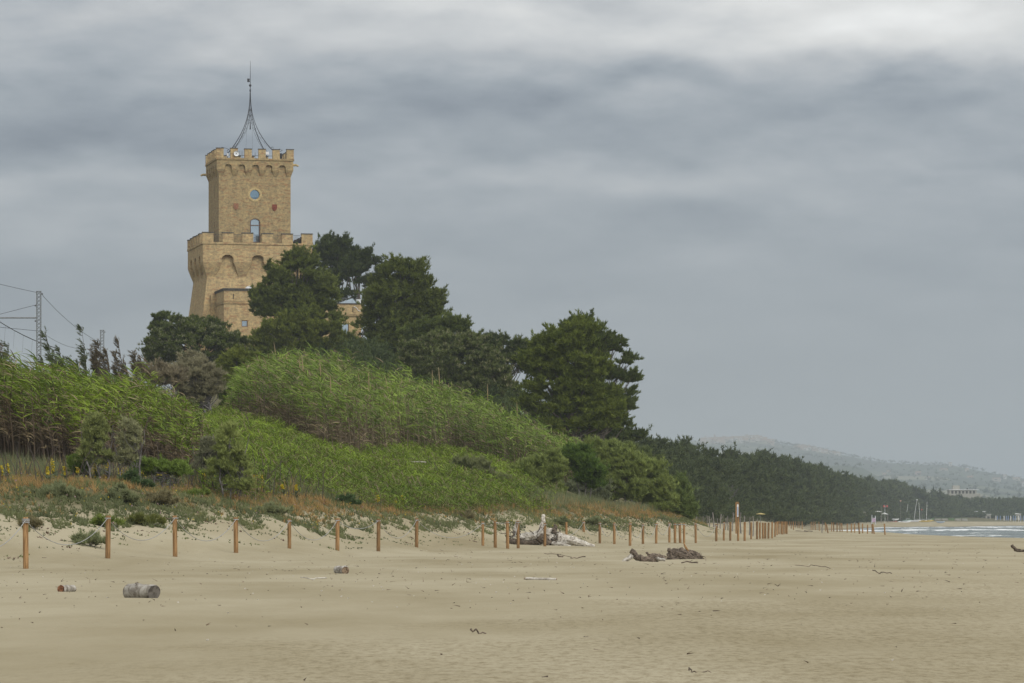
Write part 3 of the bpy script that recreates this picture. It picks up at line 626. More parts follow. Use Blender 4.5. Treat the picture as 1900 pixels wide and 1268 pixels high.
# green slope
GL = ([370, 420, 500, 640, 750, 850, 950, 1010], [139, 139, 146, 156, 166, 176, 190, 200])
def okS(px, Y): return (Y > np.interp(px, *GL) + rng.normal(0, 2, len(px))) & (Y < fm(np.maximum(px, 424)) + 3) & (px > 372 + rng.normal(0, 5, len(px))) & (px < 985 + rng.normal(0, 26, len(px)))
x, y, px = scatter(27000, (360, 1060), (136, 242), okS)
h = rng.uniform(.35, .85, len(px)) * (.6 + .9*fbm(x/1.6, y/3, 31, 3))
M = reeds(x, y, h, 8, .26, .034, WIND*.35, (.085, .140, .010), (.265, .365, .032), ((.13,.10,.05),(.24,.20,.10)), ((.08,.09,.03),(.18,.17,.07)), dry_low=.10, sag=.2, lean=.25, segs=2, stalkw=.03, toff=-.42*np.clip(1.25-(y-np.interp(px, *GL))/26, 0, 1)*np.clip((fbm(x/1.1, y/2.2, 37, 3)-.30)*4, 0, 1)+.08)
k = rng.choice(len(x), 90)
for i in k:
    b0_ = np.array([x[i], y[i], float(ground(x[i], y[i]))]); h_ = rng.uniform(.6, 1.2); M.tube([b0_, b0_+[-.05*h_, 0, h_*.6], b0_+[-.22*h_, 0, h_]], [.014, .012, .022], 3, (.30, .25, .15) if rng.random() < .6 else (.13, .10, .08), cap=False)
s1 = M.build('slope_grass', LEAF); tag(s1, 'smooth bright green slope of low reed grass between the thickets', 'grass', kind='stuff')

# dune grass band: greyish green mats at the sand edge, rusty orange dry grass above, tall pale grass behind
SL = ([-700, 0, 200, 420, 640, 800, 950, 1100, 1200, 1300], [107, 108, 116, 125, 139, 162, 177, 204, 223, 252])   # sand line
def okD(px, Y):
    lo = np.interp(px, *SL); return (Y > lo - 2 + (vnoise(px/26, Y/3, 77)-.5)*12) & (Y < lo + np.interp(px, [0, 420, 640, 950, 1300], [35, 26, 24, 34, 18]))
x, y, px = scatter(62000, (-260, 1312), (100, 268), okD)
lo = np.interp(px, *SL); up_ = (y - lo)/np.interp(px, [0, 420, 640, 950, 1300], [34, 25, 23, 26, 24])
nz = fbm(x/1.3, y/2.5, 51, 3); nz2 = fbm(x/.7, y/1.4, 53, 2)
ora = np.exp(-((up_ - .46 - (nz-.45)*.35)/.21)**2) * np.clip((nz2-.15)*3.6, 0, 1)
grey = (up_ < .3)
c = mixc((.080,.105,.040), (.17,.20,.075), np.clip(nz*1.4-.2, 0, 1)); c[grey] = mixc((.095,.115,.050), (.22,.235,.10), np.clip(nz[grey]*1.6-.3, 0, 1))
back = up_ > .62; c[back] = mixc((.11,.135,.055), (.27,.28,.15), np.clip(nz[back]*1.4-.2+rng.normal(0,.15,back.sum()), 0, 1))
oc = mixc((.27,.165,.06), (.42,.28,.11), rng.random(len(x))); c = np.where((rng.random(len(x)) < ora*.92)[:, None], oc, c)
Lb = np.where(back, rng.uniform(.45, .9, len(x)), np.where(grey, rng.uniform(.12, .30, len(x)), rng.uniform(.20, .42, len(x)))) * (.6+.8*nz2)
b_ = np.stack([x, y, ground(x, y)-.02], 1)
M = MB(); M.add(*blades(b_, np.tile([[-.25, 0, 1.]], (len(x), 1)), Lb, .024 + .016*grey, 8, .45, c, bend=.12))
# yellow and pink flecks of blossom
k = rng.choice(len(x), 900); k = k[up_[k] < .65]; fc = np.where(rng.random(len(k))[:, None] < .6, [[.55, .42, .03]], [[.42, .26, .30]])
M.add(*blades(b_[k] + np.array([0,0,1.])*(Lb[k]*.8)[:, None], np.tile([[0,0,1.]], (len(k), 1)), .05, .035, 3, .9, fc))
dg = M.build('dune_grass', LEAF); tag(dg, 'band of grey green and rusty orange dune grass along the foot of the thickets', 'grass', kind='stuff')

# sparse plants on the bare sand behind the fence
def okB(px, Y):
    lo = np.interp(px, *SL); d = lo - Y; w = np.interp(px, [0, 400, 900, 1300], [20, 22, 20, 24])
    return (d > -2) & (rng.random(len(px)) < np.clip(1 - d/w, .03, 1)**2.2) & (vnoise(px/9, Y/1.6, 71) > .42)
x, y, px = scatter(9000, (-200, 1330), (84, 262), okB)
if len(x):
    nn = len(x); b_ = np.stack([x, y, ground(x, y)], 1)
    c = mixc((.06,.085,.03), (.18,.21,.08), rng.random(nn)); k = rng.random(nn) < .12; c[k] = (.12, .06, .05)
    idx = np.repeat(np.arange(nn), 5); off = rng.normal(size=(len(idx), 3))*np.array([.16, .16, 0])*rng.uniform(.3,1.6,(len(idx),1)); bb = b_[idx] + off; bb[:, 2] = ground(bb[:, 0], bb[:, 1])
    M = MB(); M.add(*blades(bb, np.tile([[0,0,.5]], (len(bb), 1)), .07, .030, 5, .8, c[idx]))
    o = M.build('beach_plants', LEAF); tag(o, 'sparse creeping green plants dotted over the sand behind the fence', 'ground cover', kind='stuff')

# low mounds of dune plants at the sand line
def mound(px, Yv, w, h, col, name, label, cat='shrub', group=None, per=60, tl=.17, tw=.026, n=None, pale=None, upw=.9):
    X0 = wx(px, Yv); z0 = gz(X0, Yv); n = n or max(8, int(w*h*60)); C = np.stack([rng.normal(0, w*.24, n), rng.normal(0, w*.24, n), np.abs(rng.normal(0, h*.32, n))], 1)
    C[:, 2] = np.minimum(C[:, 2], h*np.clip(1-(C[:, 0]/(w*.55))**2, .1, 1)*.85) + h*.06
    root = empty(name, (X0, Yv, z0)); M = MB(); M.add(*clump_foliage(C, np.full(n, .11*max(w, h)+.03), per, tl, tw, 4, col[0], col[1], up=upw, flat=.8, pale=pale))
    M.build('foliage', LEAF, root)
    st = MB()
    for k in range(min(10, n)): st.tube([[C[k][0]*.2, C[k][1]*.2, -.05], C[k]*np.array([.6,.6,.6]), C[k]], [.012*max(1,h*2), .009*max(1,h*2), .004], 4)
    st.build('stem', TWIG, root); tag(root, label, cat, group); return root
GG = ((.12,.145,.065), (.32,.34,.17)); GB = ((.075,.115,.020), (.24,.30,.06)); GD = ((.03,.06,.022), (.12,.18,.06)); GBR = ((.14,.13,.06), (.32,.28,.15))
for a in [
 (65, 106, .62, .30, GBR, 'dune_shrub', 'brownish rounded dune shrub at the sand edge beyond the first fence post'),
 (165, 104, .95, .26, GG, 'dune_shrub', 'grey green dune shrub alone on the sand between the first two fence posts'),
 (225, 121, .9, .55, GG, 'dune_shrub', 'upright grey green bush on the dune lip above the second fence post'),
 (195, 112, .9, .24, GB, 'dune_shrub', 'bright green cushion plant spilling over the sand lip by the second post'),
 (268, 114, .9, .26, ((.08,.10,.02),(.20,.21,.05)), 'dune_shrub', 'yellow-flecked low cushion plant on the sand lip near the third post'),
 (300, 124, .9, .5, GBR, 'dune_shrub', 'olive brown bush on the dune left of the third fence post'),
 (110, 118, 1.3, .4, GG, 'dune_shrub', 'wide grey green mat of dune shrub above the bare sand at left'),
 (500, 135, 1.1, .35, GG, 'dune_shrub', 'grey green mat hanging over the sand lip between the fourth and fifth posts'),
 (370, 131, .8, .25, GB, 'dune_shrub', 'fresh green low bush at the dune lip right of the third post'),
 (640, 152, .95, .45, GD, 'dune_shrub', 'small dark green round bush at the foot of the bright slope'),
 (248, 129, .85, .55, GD, 'dune_shrub', 'very dark green round bush in the dry grass above the second post'),
 (765, 190, 1.2, .6, GB, 'dune_shrub', 'bright green leafy patch on the middle of the slope'),
 (862, 174, .9, .35, GBR, 'dune_shrub', 'brown tufted shrub in the orange grass left of the driftwood stump'),
 (1040, 196, .9, .4, GG, 'dune_shrub', 'grey green clump in the orange grass above the big stump'),
 (1105, 205, 1.1, .4, GG, 'dune_shrub', 'grey green tussock by the sand right of the big stump'),
]: mound(a[0], a[1], a[2], a[3], a[4], a[5], a[6])

# shrubs: tamarisks and other bushes
def shrub(label, Y, base_px, ells, n, cr, per, tl, tw, green='tamarisk', name='tamarisk', **k):
    k.setdefault('trunk_r', .04); k.setdefault('limbs', 40); k.setdefault('stems', 3); k.setdefault('up', .9); k.setdefault('fill', .3); k.setdefault('barkmat', TWIG)
    return tree(name, label, 'shrub', Y, base_px, ells, n, cr, per, tl, tw, 4, green, **k)
W1 = np.array([-.45, 0, .2])
shrub('grey brown flowering tamarisk with a short forked trunk between the two thickets', 205, 395,
      [(365,700,50,38),(355,672,26,20),(330,700,26,28),(395,715,26,30),(352,740,36,18)], 210, .34, 60, .22, .03, ((.15,.14,.085),(.40,.37,.23)), 'tamarisk_tree', trunk_r=.13, limbs=120, stems=2, barkmat=TWIG, twigs=1, fill=.1, top=2.6)
shrub('rusty beige tamarisk top behind the crest of the left thicket', 200, 300, [(300,695,34,20),(270,690,24,18),(330,705,22,18)], 90, .32, 60, .2, .03, ((.15,.13,.085),(.36,.31,.20)), trunk_r=.06, twigs=1)
shrub('yellow green bush behind the forked tamarisk, beside the domed pine', 290, 445, [(440,680,34,34),(420,700,24,40),(470,675,26,20),(440,720,30,34)], 190, .42, 80, .3, .06, ((.075,.10,.018),(.24,.27,.05)), 'leafy_bush', trunk_r=.12, limbs=20)
shrub('dark green bush low between the forked tamarisk and the canes', 230, 435, [(432,745,24,24),(445,765,16,16)], 70, .35, 80, .26, .06, 'dark', 'leafy_bush', trunk_r=.08, limbs=14)
def plume_tree(label, Y, px, pyt, wpx, nst, cols, group):
    """slender wind-bent shrub: curved stems carrying feathery sprays that stream to the left"""
    X0 = wx(px, Y); z0 = gz(X0, Y); H_ = wz(pyt, Y) - z0; o = empty('windblown_tree', (X0, Y, z0)); sp_ = wpx*Y/F
    st = MB(); cs, ds, tn = [], [], []
    for k in range(nst):
        h_ = H_*(1 if k == 0 else rng.uniform(.62, .97)); dx0 = rng.uniform(-.5, .9)*sp_; dy0 = rng.normal()*.3; t = np.linspace(0, 1, 10)
        pts = np.stack([dx0*t**.8 - .95*sp_*t**2.2, dy0*t, h_*t], 1); st.tube(pts, np.linspace(.028, .006, 10), 4, (.12,.10,.09), cap=False)
        for q in range(40):
            u = rng.uniform(.42, 1)**.7; p_ = np.array([np.interp(u, t, pts[:, 0]), np.interp(u, t, pts[:, 1]), np.interp(u, t, pts[:, 2])])
            d = norm(np.array([-.62 + rng.normal()*.5, rng.normal()*.4, .75 + rng.normal()*.25])); L = (.22 + .50*(1.05-u))*rng.uniform(.6, 1.3)
            st.tube([p_, p_+d*L*.6, p_+d*L+np.array([-.05,0,-.02])], [.006,.004,.002], 3, (.12,.10,.09), cap=False)
            for f in np.linspace(.15, 1, 8): cs.append(p_+d*L*f+rng.normal(size=3)*.02); ds.append(d); tn.append(rng.random()*.5+.25*k/nst+.2*rng.random())
    st.build('stem', LEAF, o); fl = MB(); fl.add(*blades(np.array(cs), np.array(ds), .15, .022, 4, .38, mixc(cols[0], cols[1], np.clip(tn, 0, 1)), wind=np.array([-.55,0,0.05]))); fl.build('foliage', LEAF, o)
    tag(o, label, 'tree', group); return o
DKG = ((.045,.062,.030),(.18,.205,.085)); BRG = ((.075,.065,.04),(.24,.19,.12))
for a_ in [('dark feathery windblown tree top on the left skyline beside the near mast', 176, 110, 618, 26, 7, DKG),('slim dark windblown tree top leaning left between the two masts', 176, 158, 607, 20, 6, DKG),
   ('bushy windblown tree top low between the near mast and the slim one', 178, 132, 650, 22, 6, DKG),('brownish windblown tree top in front of the far mast', 178, 206, 634, 22, 6, BRG),
   ('low brownish windblown tree top just left of the far mast', 178, 186, 652, 20, 5, BRG),('brown tipped tree top with long streaming sprays left of the domed pine', 180, 240, 628, 18, 5, BRG),
   ('dense brown shrub top below the streaming brown tipped one', 180, 262, 655, 22, 6, BRG),('rust tinged tree top at the left edge of the photo', 170, 6, 606, 20, 7, BRG),('dark tree top right of the rust tinged one at the left edge', 170, 24, 640, 18, 5, DKG)]:
    plume_tree(*a_, 'windblown tree tops along the left skyline')
for (Y, bx, el, lab, n_, gr) in [
   (137, 428, [(425,830,26,46),(412,870,30,40),(445,880,30,40),(424,800,12,16)], 'tall grey green feathery tamarisk in front of the bright slope', 100, ((.13,.165,.045),(.38,.43,.13))),
   (141, 395, [(388,850,16,40),(375,880,18,30)], 'thin grey twiggy shrub at the right end of the left thicket', 70, ((.12,.13,.07),(.28,.28,.17))),
   (131, 185, [(178,800,24,34),(190,840,20,26),(165,835,18,22)], 'grey green shrub growing against the brown cane stalks', 60, ((.13,.155,.05),(.37,.41,.14))),
   (131, 240, [(240,810,22,30),(232,845,18,22)], 'grey twiggy shrub against the cane thicket, right of the green one', 44, ((.17,.18,.09),(.42,.42,.22))),
   (132, 300, [(285,868,36,14),(330,872,30,14)], 'low green leafy bush at the foot of the cane stalks', 45, 'bright'),
   (132, 150, [(148,862,20,14)], 'bright leafy bramble at the foot of the cane stalks', 40, 'bright'),
   (224, 1000, [(985,885,44,32),(1020,870,34,30),(960,905,36,20),(1015,915,44,18)], 'pale green tamarisk left of the dark leafy bush on the lower dune', 210, 'tamarisk'),
   (228, 1085, [(1080,860,30,30),(1095,885,30,24),(1062,850,18,18)], 'dark glossy bush with bright leaves among the tamarisks', 170, ((.030,.062,.012),(.16,.25,.040))),
   (240, 1150, [(1130,850,44,28),(1165,860,36,30),(1110,835,26,16),(1150,900,50,34)], 'tall pale green tamarisk right of the glossy dark bush', 260, 'tamarisk'),
   (234, 1100, [(1100,915,36,20),(1065,912,26,16)], 'twiggy grey green shrub low in front of the glossy bush', 100, ((.09,.11,.06),(.22,.24,.13))),
   (246, 1215, [(1205,895,38,42),(1180,880,24,34),(1225,925,34,30)], 'green tamarisk near the end of the dune', 230, 'tamarisk'),
   (252, 1262, [(1255,925,26,34),(1262,900,12,16),(1275,945,20,22),(1240,945,24,20)], 'last dark green tamarisk at the end of the dune above the stakes', 190, ((.065,.10,.03),(.23,.29,.085))),
   (262, 1180, [(1175,845,30,18),(1205,860,26,16)], 'darker shrub top behind the pale tamarisks', 90, ((.06,.085,.03),(.20,.24,.08))),
   (212, 905, [(895,880,32,24),(920,900,30,18),(865,868,26,16)], 'beige and green reedy shrub on the slope below the canes', 120, ((.11,.13,.045),(.27,.29,.13))),
 ]:
    shrub(lab, Y, bx, el, n_, .30*Y/220+.04, 70, .24*Y/200, .034*Y/170, gr, wind=W1*.5, twigs=1, limbs=50)

# ------------------------------------------------------------------ mulleins (yellow flower spikes)
MULL = [(4,872,34),(15,870,26),(99,851,64),(90,880,22),(122,880,22),(146,890,16),(178,870,28),(200,882,20),(225,880,24),(234,878,22),(250,895,14),(268,893,18),(293,890,20),(296,892,18),(309,873,36),(327,898,12),(398,900,26),(412,895,28),(380,905,18),(472,910,14),(479,908,14),(487,912,20),(525,908,12),(550,915,16),(703,925,18),(747,918,26),(773,924,20),(736,928,10)]
MULL.sort()
for i, (px, py, hp_) in enumerate(MULL):
    lo = np.interp(px, *SL); Y = lo + (17 if px < 500 else 13); X0 = wx(px, Y); z0 = gz(X0, Y); zt = wz(py, Y); H_ = max(zt - z0, .6)
    o = empty('mullein', (X0, Y, z0)); st = MB(); st.tube([[0,0,0],[-.02,0,H_*.6],[-.06,0,H_]], [.022,.017,.008], 5); st.build('stem', plain('mullein_stem', (.13,.15,.08)) if i == 0 else bpy.data.materials['mullein_stem'], o)
    fl = MB(); sp_ = min(H_*.75, hp_*.75*Y/F); n = 34; zz = H_ - rng.uniform(.04, sp_, n); c0 = np.stack([-.05*(zz/H_)**2 + rng.normal(0,.02,n), rng.normal(0,.02,n), zz], 1)
    fl.add(*blades(c0, norm(rng.normal(size=(n,3))*np.array([1,1,.3])), .07, .06, 4, .5, mixc((.50,.38,.02),(.62,.52,.05), rng.random(n)))); fl.build('flower_spike', LEAF, o)
    lf = MB(); n = 12; a = rng.uniform(0, 2*pi, n); lf.add(*blades(np.stack([a*0, a*0, rng.uniform(.02, H_*.4, n)], 1), np.stack([np.cos(a), np.sin(a), .6+a*0], 1), .26, .09, 2, .15, mixc((.10,.13,.07),(.17,.20,.11), rng.random(n)))); lf.build('leaves', LEAF, o)['label'] = 'grey green rosette leaves'
    lab = 'tallest mullein, long yellow spike rising against the dark cane stalks' if px == 99 else f'yellow flowering mullein in the dune grass, {ordn(i+1)} from the left'
    tag(o, lab, 'flower', 'mulleins in the dune grass')
# dry dead stalks
M = MB()
for k in range(120):
    px = rng.uniform(-100, 600); Y = np.interp(px, *SL) + rng.uniform(12, 22); X0 = wx(px, Y); z0 = gz(X0, Y); L = rng.uniform(.5, 1.6); s_ = rng.normal()*.25
    M.tube([[X0, Y, z0], [X0+s_*.4*L, Y, z0+L*.6], [X0+s_*L, Y, z0+L]], [.016, .012, .005], 4, (.10, .08, .07), cap=False)
o = M.build('dry_stalks', LEAF); tag(o, 'thin dead brown stalks standing among the dune grass', 'dry stalks', kind='stuff')

# ------------------------------------------------------------------ watchtower
PHI = radians(12.7)
T0 = np.array([-33.8, 485.4])            # centre of the tower plan
tower = empty('watchtower', (T0[0], T0[1], 0), PHI); tag(tower, 'old square ochre brick watchtower with battlements and a narrower upper turret', 'tower')
def arch_recess(s, z, centres, wt, zt, zb, wb):
    """1 inside an arched recess flaring towards its foot. s along wall"""
    out = np.zeros_like(s)
    for c in centres:
        r = wt/2; zc = zt - r*.75
        hw = np.where(z > zc, np.sqrt(np.clip(1-((z-zc)/(zt-zc))**2, 0, 1))*r, r + np.clip((zc - .35 - z)/(zc-.35-zb), 0, 1)**1.0*(wb-wt)/2)
        hw = np.where(z > zt, -1, hw); out = np.where((np.abs(s-c) < hw), 1, out)
    return out
def ring_wall(half, zs, ns, offs, name, mat):
    """square tower wall; offs(side, s, z) gives outward offset"""
    t = np.linspace(-1, 1, ns); V = []; corners = [(-1,-1),(1,-1),(1,1),(-1,1)]
    for z in zs:
        for k in range(4):
            s = t[:-1]*half; o_ = offs(k, s, np.full(len(s), z))
            a = np.array(corners[k], float); b2 = np.array(corners[(k+1)%4], float); tt = ((t[:-1]+1)/2)[:, None]
            R_ = (half + o_)[:, None]
            # the outward shift acts along the side normal, near the corners along both
            nrm = np.array([(0,-1),(1,0),(0,1),(-1,0)][k], float)
            p = (a*(1-tt) + b2*tt)*half + nrm*o_[:, None]
            al = (b2-a)/2; edge = np.clip((np.abs(t[:-1])-.9)/.1, 0, 1)[:, None]
            p = p + al*np.sign(t[:-1])[:, None]*edge*o_[:, None]
            V.append(np.hstack([p, np.full((len(s), 1), z)]))
    V = np.vstack(V); n = 4*(ns-1); nr = len(zs)
    i = np.arange(nr-1)[:, None]*n; j = np.arange(n)[None, :]; j2 = (j+1) % n
    Fc = np.stack([i+j, i+j2, i+n+j2, i+n+j], -1).reshape(-1, 4)
    return mesh_np(name, V, [Fc], mat, parent=tower)
# lower block
H1 = 7.0; ZS1 = 36.55
arc1 = [(.225-.5)*14, 0.03, (.777-.5)*14]
def off1(k, s, z):
    core = np.where(z > 32.1, -.62, -.62 + (32.1 - z)*.125)
    core = np.minimum(core, 1.2)
    # corbels: full projection above 34, tapering to nothing at 32.2
    cor = np.clip((34.05 - z)/1.85, 0, 1)**1.15*-.62
    rec = arch_recess(s, z, arc1, 1.45, 34.95, 32.15, 3.0)
    o = np.where(z > 32.2, np.where(rec > 0, core, cor), core)
    o = np.where((z > 36.3), .10, o)                   # string course
    if k == 0:      # front: small putlog holes
        o = np.where((np.abs(s-6.1) < .1) & (np.abs(z-35.9) < .12), o-.2, o)
    if k == 3:      # left face slit in the batter (s runs from back to front)
        o = np.where((np.abs(s+1.6) < .16) & (np.abs(z-28.4) < 1.0), o-.35, o)
    return o
zs = np.concatenate([np.linspace(12, 27, 20), np.linspace(27.1, 32, 42), np.arange(32.08, 35.2, .085), [35.3, 35.6, 35.75, 35.9, 36.05, 36.29, 36.31, 36.44, ZS1]])
ring_wall(H1, zs, 176, off1, 'wall', BRICK)['label'] = 'sloping ochre brick wall with big arched machicolations'
def tl(x, y, z): return np.array([x, y, z])
mb = MB(); mb.box((0,0,36.2), (13.6,13.6,.3)); mb.build('terrace', STONE, tower)
def merlons(half, n, w, zb, h, th, out, cap=.13):
    step = (2*half + 2*out - w)/(n-1)
    for k in range(4):
        for i in range(n):
            if k in (1, 3) and i in (0, n-1): continue       # corner blocks belong to front and back rows
            s = -half-out + w/2 + i*step; d = half + out - th/2
            c = [(s, -d), (d, s), (s, d), (-d, s)][k]; dm = (w, th) if k in (0, 2) else (th, w)
            hh = h + rng.uniform(-.03, .03)
            m_ = MB(); m_.box((c[0], c[1], zb+hh/2), (dm[0], dm[1], hh)); o = m_.build('merlon', BRICK, tower)
            m_ = MB(); m_.box((c[0], c[1], zb+hh+cap/2), (dm[0]+.09, dm[1]+.09, cap)); m_.build('coping', STONE, o)
merlons(H1, 6, 1.40, ZS1, 1.13, .5, .05)
# iron railing between the merlons
mb = MB()
for k in range(4):
    for s in np.arange(-6.6, 6.61, .16):
        c = [(s,-6.5),(6.5,s),(s,6.5),(-6.5,s)][k]; mb.box((c[0], c[1], 37.05), (.025,.025,1.0))
    c = [(0,-6.5),(6.5,0),(0,6.5),(-6.5,0)][k]; mb.box((c[0], c[1], 37.58), (13,.04,.04) if k in (0,2) else (.04,13,.04))
mb.build('railing', IRON, tower)
# door-like slit frame on left wall and dark lintel under the front left of the terrace
# upper turret
H2 = 4.62; Z0 = 36.3
arc2 = [(f-.5)*9.85 for f in (.149,.326,.504,.68,.854)]
WX = 0.0
def off2(k, s, z):
    o = np.zeros_like(s)
    cor = np.clip((z-45.15)/.85, 0, 1)*.30
    rec = arch_recess(s, z, arc2, .80, 46.62, 45.2, 1.25)
    o = np.where(z > 45.15, np.where(rec > 0, 0, cor), 0)
    o = np.where(z > 47.2, .40, o)
    if k == 0:
        o = np.where((s-WX)**2 + (z-42.86)**2 < .61**2, o-.32, o)
        zc = 39.35; top = np.where(z > zc, np.sqrt(np.clip(1-((z-zc)/.42)**2, 0, 1)), 1)
        o = np.where((np.abs(s-WX-.03) < .63*top) & (z < 39.77), o-.28, o)
    if k == 3:     # left face, s from back to front
        o = np.where((np.abs(s-.9) < .17) & (np.abs(z-43.35) < .85), o-.35, o)
        o = np.where((np.abs(s-.9) < .28) & (z < 39.5) & (z > 36.9), o-.35, o)
    return o
zs = np.concatenate([np.arange(Z0, 44.9, .095), np.arange(44.95, 46.75, .07), [46.9, 47.19, 47.21, 47.35, 47.45]])
ring_wall(H2, zs, 150, off2, 'turret_wall', BRICK_OLD)['label'] = 'weathered grey ochre brick wall of the upper turret with small arches'
mb = MB(); mb.box((0,0,47.2), (9.3,9.3,.3)); mb.build('turret_roof', STONE, tower)
merlons(H2+.35, 6, .92, 47.45, 1.15, .4, 0, cap=.10)
yf = -H2
m_ = MB()   # oculus ring
th = np.linspace(0, 2*pi, 33)[:-1]
Vr = []; 
for r_, yy in ((.62, yf+.05), (.62, yf-.05), (.90, yf-.05), (.90, yf+.05)):
    Vr += [[WX + r_*cos(a), yy, 42.86 + r_*sin(a)] for a in th]
Fr = [[q*32+i, q*32+(i+1)%32, (q+1)*32+(i+1)%32, (q+1)*32+i] for q in range(3) for i in range(32)]
m_.add(Vr, Fr); oc_ = m_.build('round_window', YELLOW_BRICK, tower)
m_ = MB(); m_.prism([(WX+.61*cos(a), 42.86+.61*sin(a)) for a in th], yf+.22, yf+.27); m_.build('pane', GLASS_BLUE, oc_)
m_ = MB(); m_.box((WX, yf+.16, 42.45), (.95,.06,.06)); m_.build('bar', IRON, oc_)
m_ = MB(); xc = WX+.03
for sx in (-1, 1): m_.box((xc+sx*.58, yf+.10, 38.1), (.09,.12,2.9))
m_.box((xc, yf+.10, 38.95), (1.1,.10,.10)); m_.box((xc, yf+.12, 36.75), (1.2,.1,.2))
aw = m_.build('arched_window', BROWN, tower)
aa = np.linspace(0, pi, 13); m_ = MB(); m_.prism([(xc-.6, 36.8), (xc+.6, 36.8)] + [(xc+.6*cos(a), 39.33+.40*sin(a)) for a in aa], yf+.20, yf+.25); m_.build('pane', GLASS, aw)
m_ = MB(); pts = [[xc+.62*cos(a), yf+.02, 39.33+.44*sin(a)] for a in aa]; m_.tube(pts, .05, 5); m_.build('arch_trim', BROWN, aw)
for x_, z_, mt, lab in ((-2.42, 41.3, TERRA, 'pale terracotta shield'), (2.55, 41.25, TERRA_RED, 'dark red terracotta shield')):
    sh = [(-.31,.40),(.31,.40),(.31,-.08),(.17,-.32),(0,-.46),(-.17,-.32),(-.31,-.08)][::-1]
    m_ = MB(); m_.prism([(x_+a, z_+b2) for a, b2 in sh], yf-.10, yf+.04); o = m_.build('coat_of_arms', mt, tower); o['label'] = lab
    m_ = MB(); m_.prism([(x_+a*.55, z_+b2*.55) for a, b2 in sh], yf-.14, yf-.09); m_.build('shield_relief', mt, o)
# slit panes on the left face
for sy, zc, hh in ((.9-.0, 43.35, .85), (.9, 38.2, 1.3)):
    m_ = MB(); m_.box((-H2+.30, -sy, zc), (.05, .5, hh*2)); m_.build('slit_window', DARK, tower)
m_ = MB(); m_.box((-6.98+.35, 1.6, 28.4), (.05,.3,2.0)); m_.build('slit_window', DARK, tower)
for sx, yy, zz in ((-1, H2-.2, 46.1), (1, -H2+.2, 46.75)):
    m_ = MB(); m_.tube([[sx*(H2+.1), yy, zz-.05],[sx*(H2+.7), yy, zz],[sx*(H2+1.05), yy, zz-.12]], [.17,.15,.12], 7); m_.build('waterspout', YELLOW_BRICK, tower, smooth=True)
tower_objs = []
def on_tower(name, x, y, z):    # a top-level thing standing on the tower, in the tower's frame
    w = T0 + np.array([x*cos(PHI)-y*sin(PHI), x*sin(PHI)+y*cos(PHI)])
    return empty(name, (w[0], w[1], z), PHI)
# wrought iron spire
sp_ = on_tower('iron_spire', .12, 0, 47.35); tag(sp_, 'tall open wrought iron spire with four curved ribs and a rod on the tower roof', 'spire')
def rib(t, off=0.0, top=8.35):      # concave curve from the roof corner to the apex
    r = 2.45*(1-t)**2.4 + .05; return r + off
for k in range(4):
    a = pi/4 + k*pi/2; d = np.array([cos(a)*1.38, sin(a)*1.38])
    tt = np.linspace(0, 1, 26); zc = 1.5 + tt*7.5
    c1 = np.array([[d[0]*rib(t), d[1]*rib(t), z] for t, z in zip(tt, zc)])
    m_ = MB(); m_.tube(c1, np.linspace(.055,.022,26), 5)
    t2 = tt; c2 = np.array([[d[0]*max(rib(t)-.04-.60*sin(pi*min(t*1.35,1))**1.0*.55, .03), d[1]*max(rib(t)-.04-.60*sin(pi*min(t*1.35,1))*.55, .03), z] for t, z in zip(tt, zc)])
    m_.tube(c2, .014, 4)
    for i in range(4, 22): m_.tube([c1[i], c2[i+1 if i % 2 else i-1]], .008, 3, cap=False)
    e0 = c1[0]; curl = [[e0[0]+d[0]*.16*cos(b2)*(1-b2/9), e0[1]+d[1]*.16*cos(b2)*(1-b2/9), e0[2]+.18+.2*sin(b2)*(1-b2/9)] for b2 in np.linspace(-pi/2, 1.6*pi, 14)]
    m_.tube(curl, .03, 4); m_.build('rib', IRON, sp_)
m_ = MB(); m_.tube([[0,0,4.3],[0,0,5.2]], [.09,.04], 6); m_.tube([[0,0,5.2],[0,0,9.2]], .014, 5)
for zc_, rr_ in ((5.3,.50),(6.0,.38),(6.8,.26)):
    for q_ in range(4):
        a = q_*pi/2 + pi/4; b3 = np.linspace(0, 2*pi, 12); m_.tube([[cos(a)*(rr_*.5+rr_*.4*cos(b)), sin(a)*(rr_*.5+rr_*.4*cos(b)), zc_+rr_*.5*sin(b)] for b in b3], .010, 3, cap=False)
for sx in (-.5, .28): m_.tube([[sx*.9,0,4.6],[sx*1.2,0,.1]], .010, 3)
m_.build('scrollwork', IRON, sp_)
m_ = MB(); m_.tube([[0,0,8.9],[0,0,10.0],[.02,0,13.1]], [.06,.045,.018], 6); m_.build('rod', IRON, sp_)
m_ = MB(); m_.sphere((0,0,9.95), .17); m_.sphere((0,0,9.3), (.10,.10,.25)); m_.build('finial_ball', IRON, sp_, smooth=True)
m_ = MB(); m_.box((-.24,0,10.6), (.30,.03,.46)); m_.box((-.05,0,10.75), (.2,.03,.05)); m_.box((-.05,0,10.42), (.2,.03,.05)); m_.build('weather_vane', IRON, sp_)
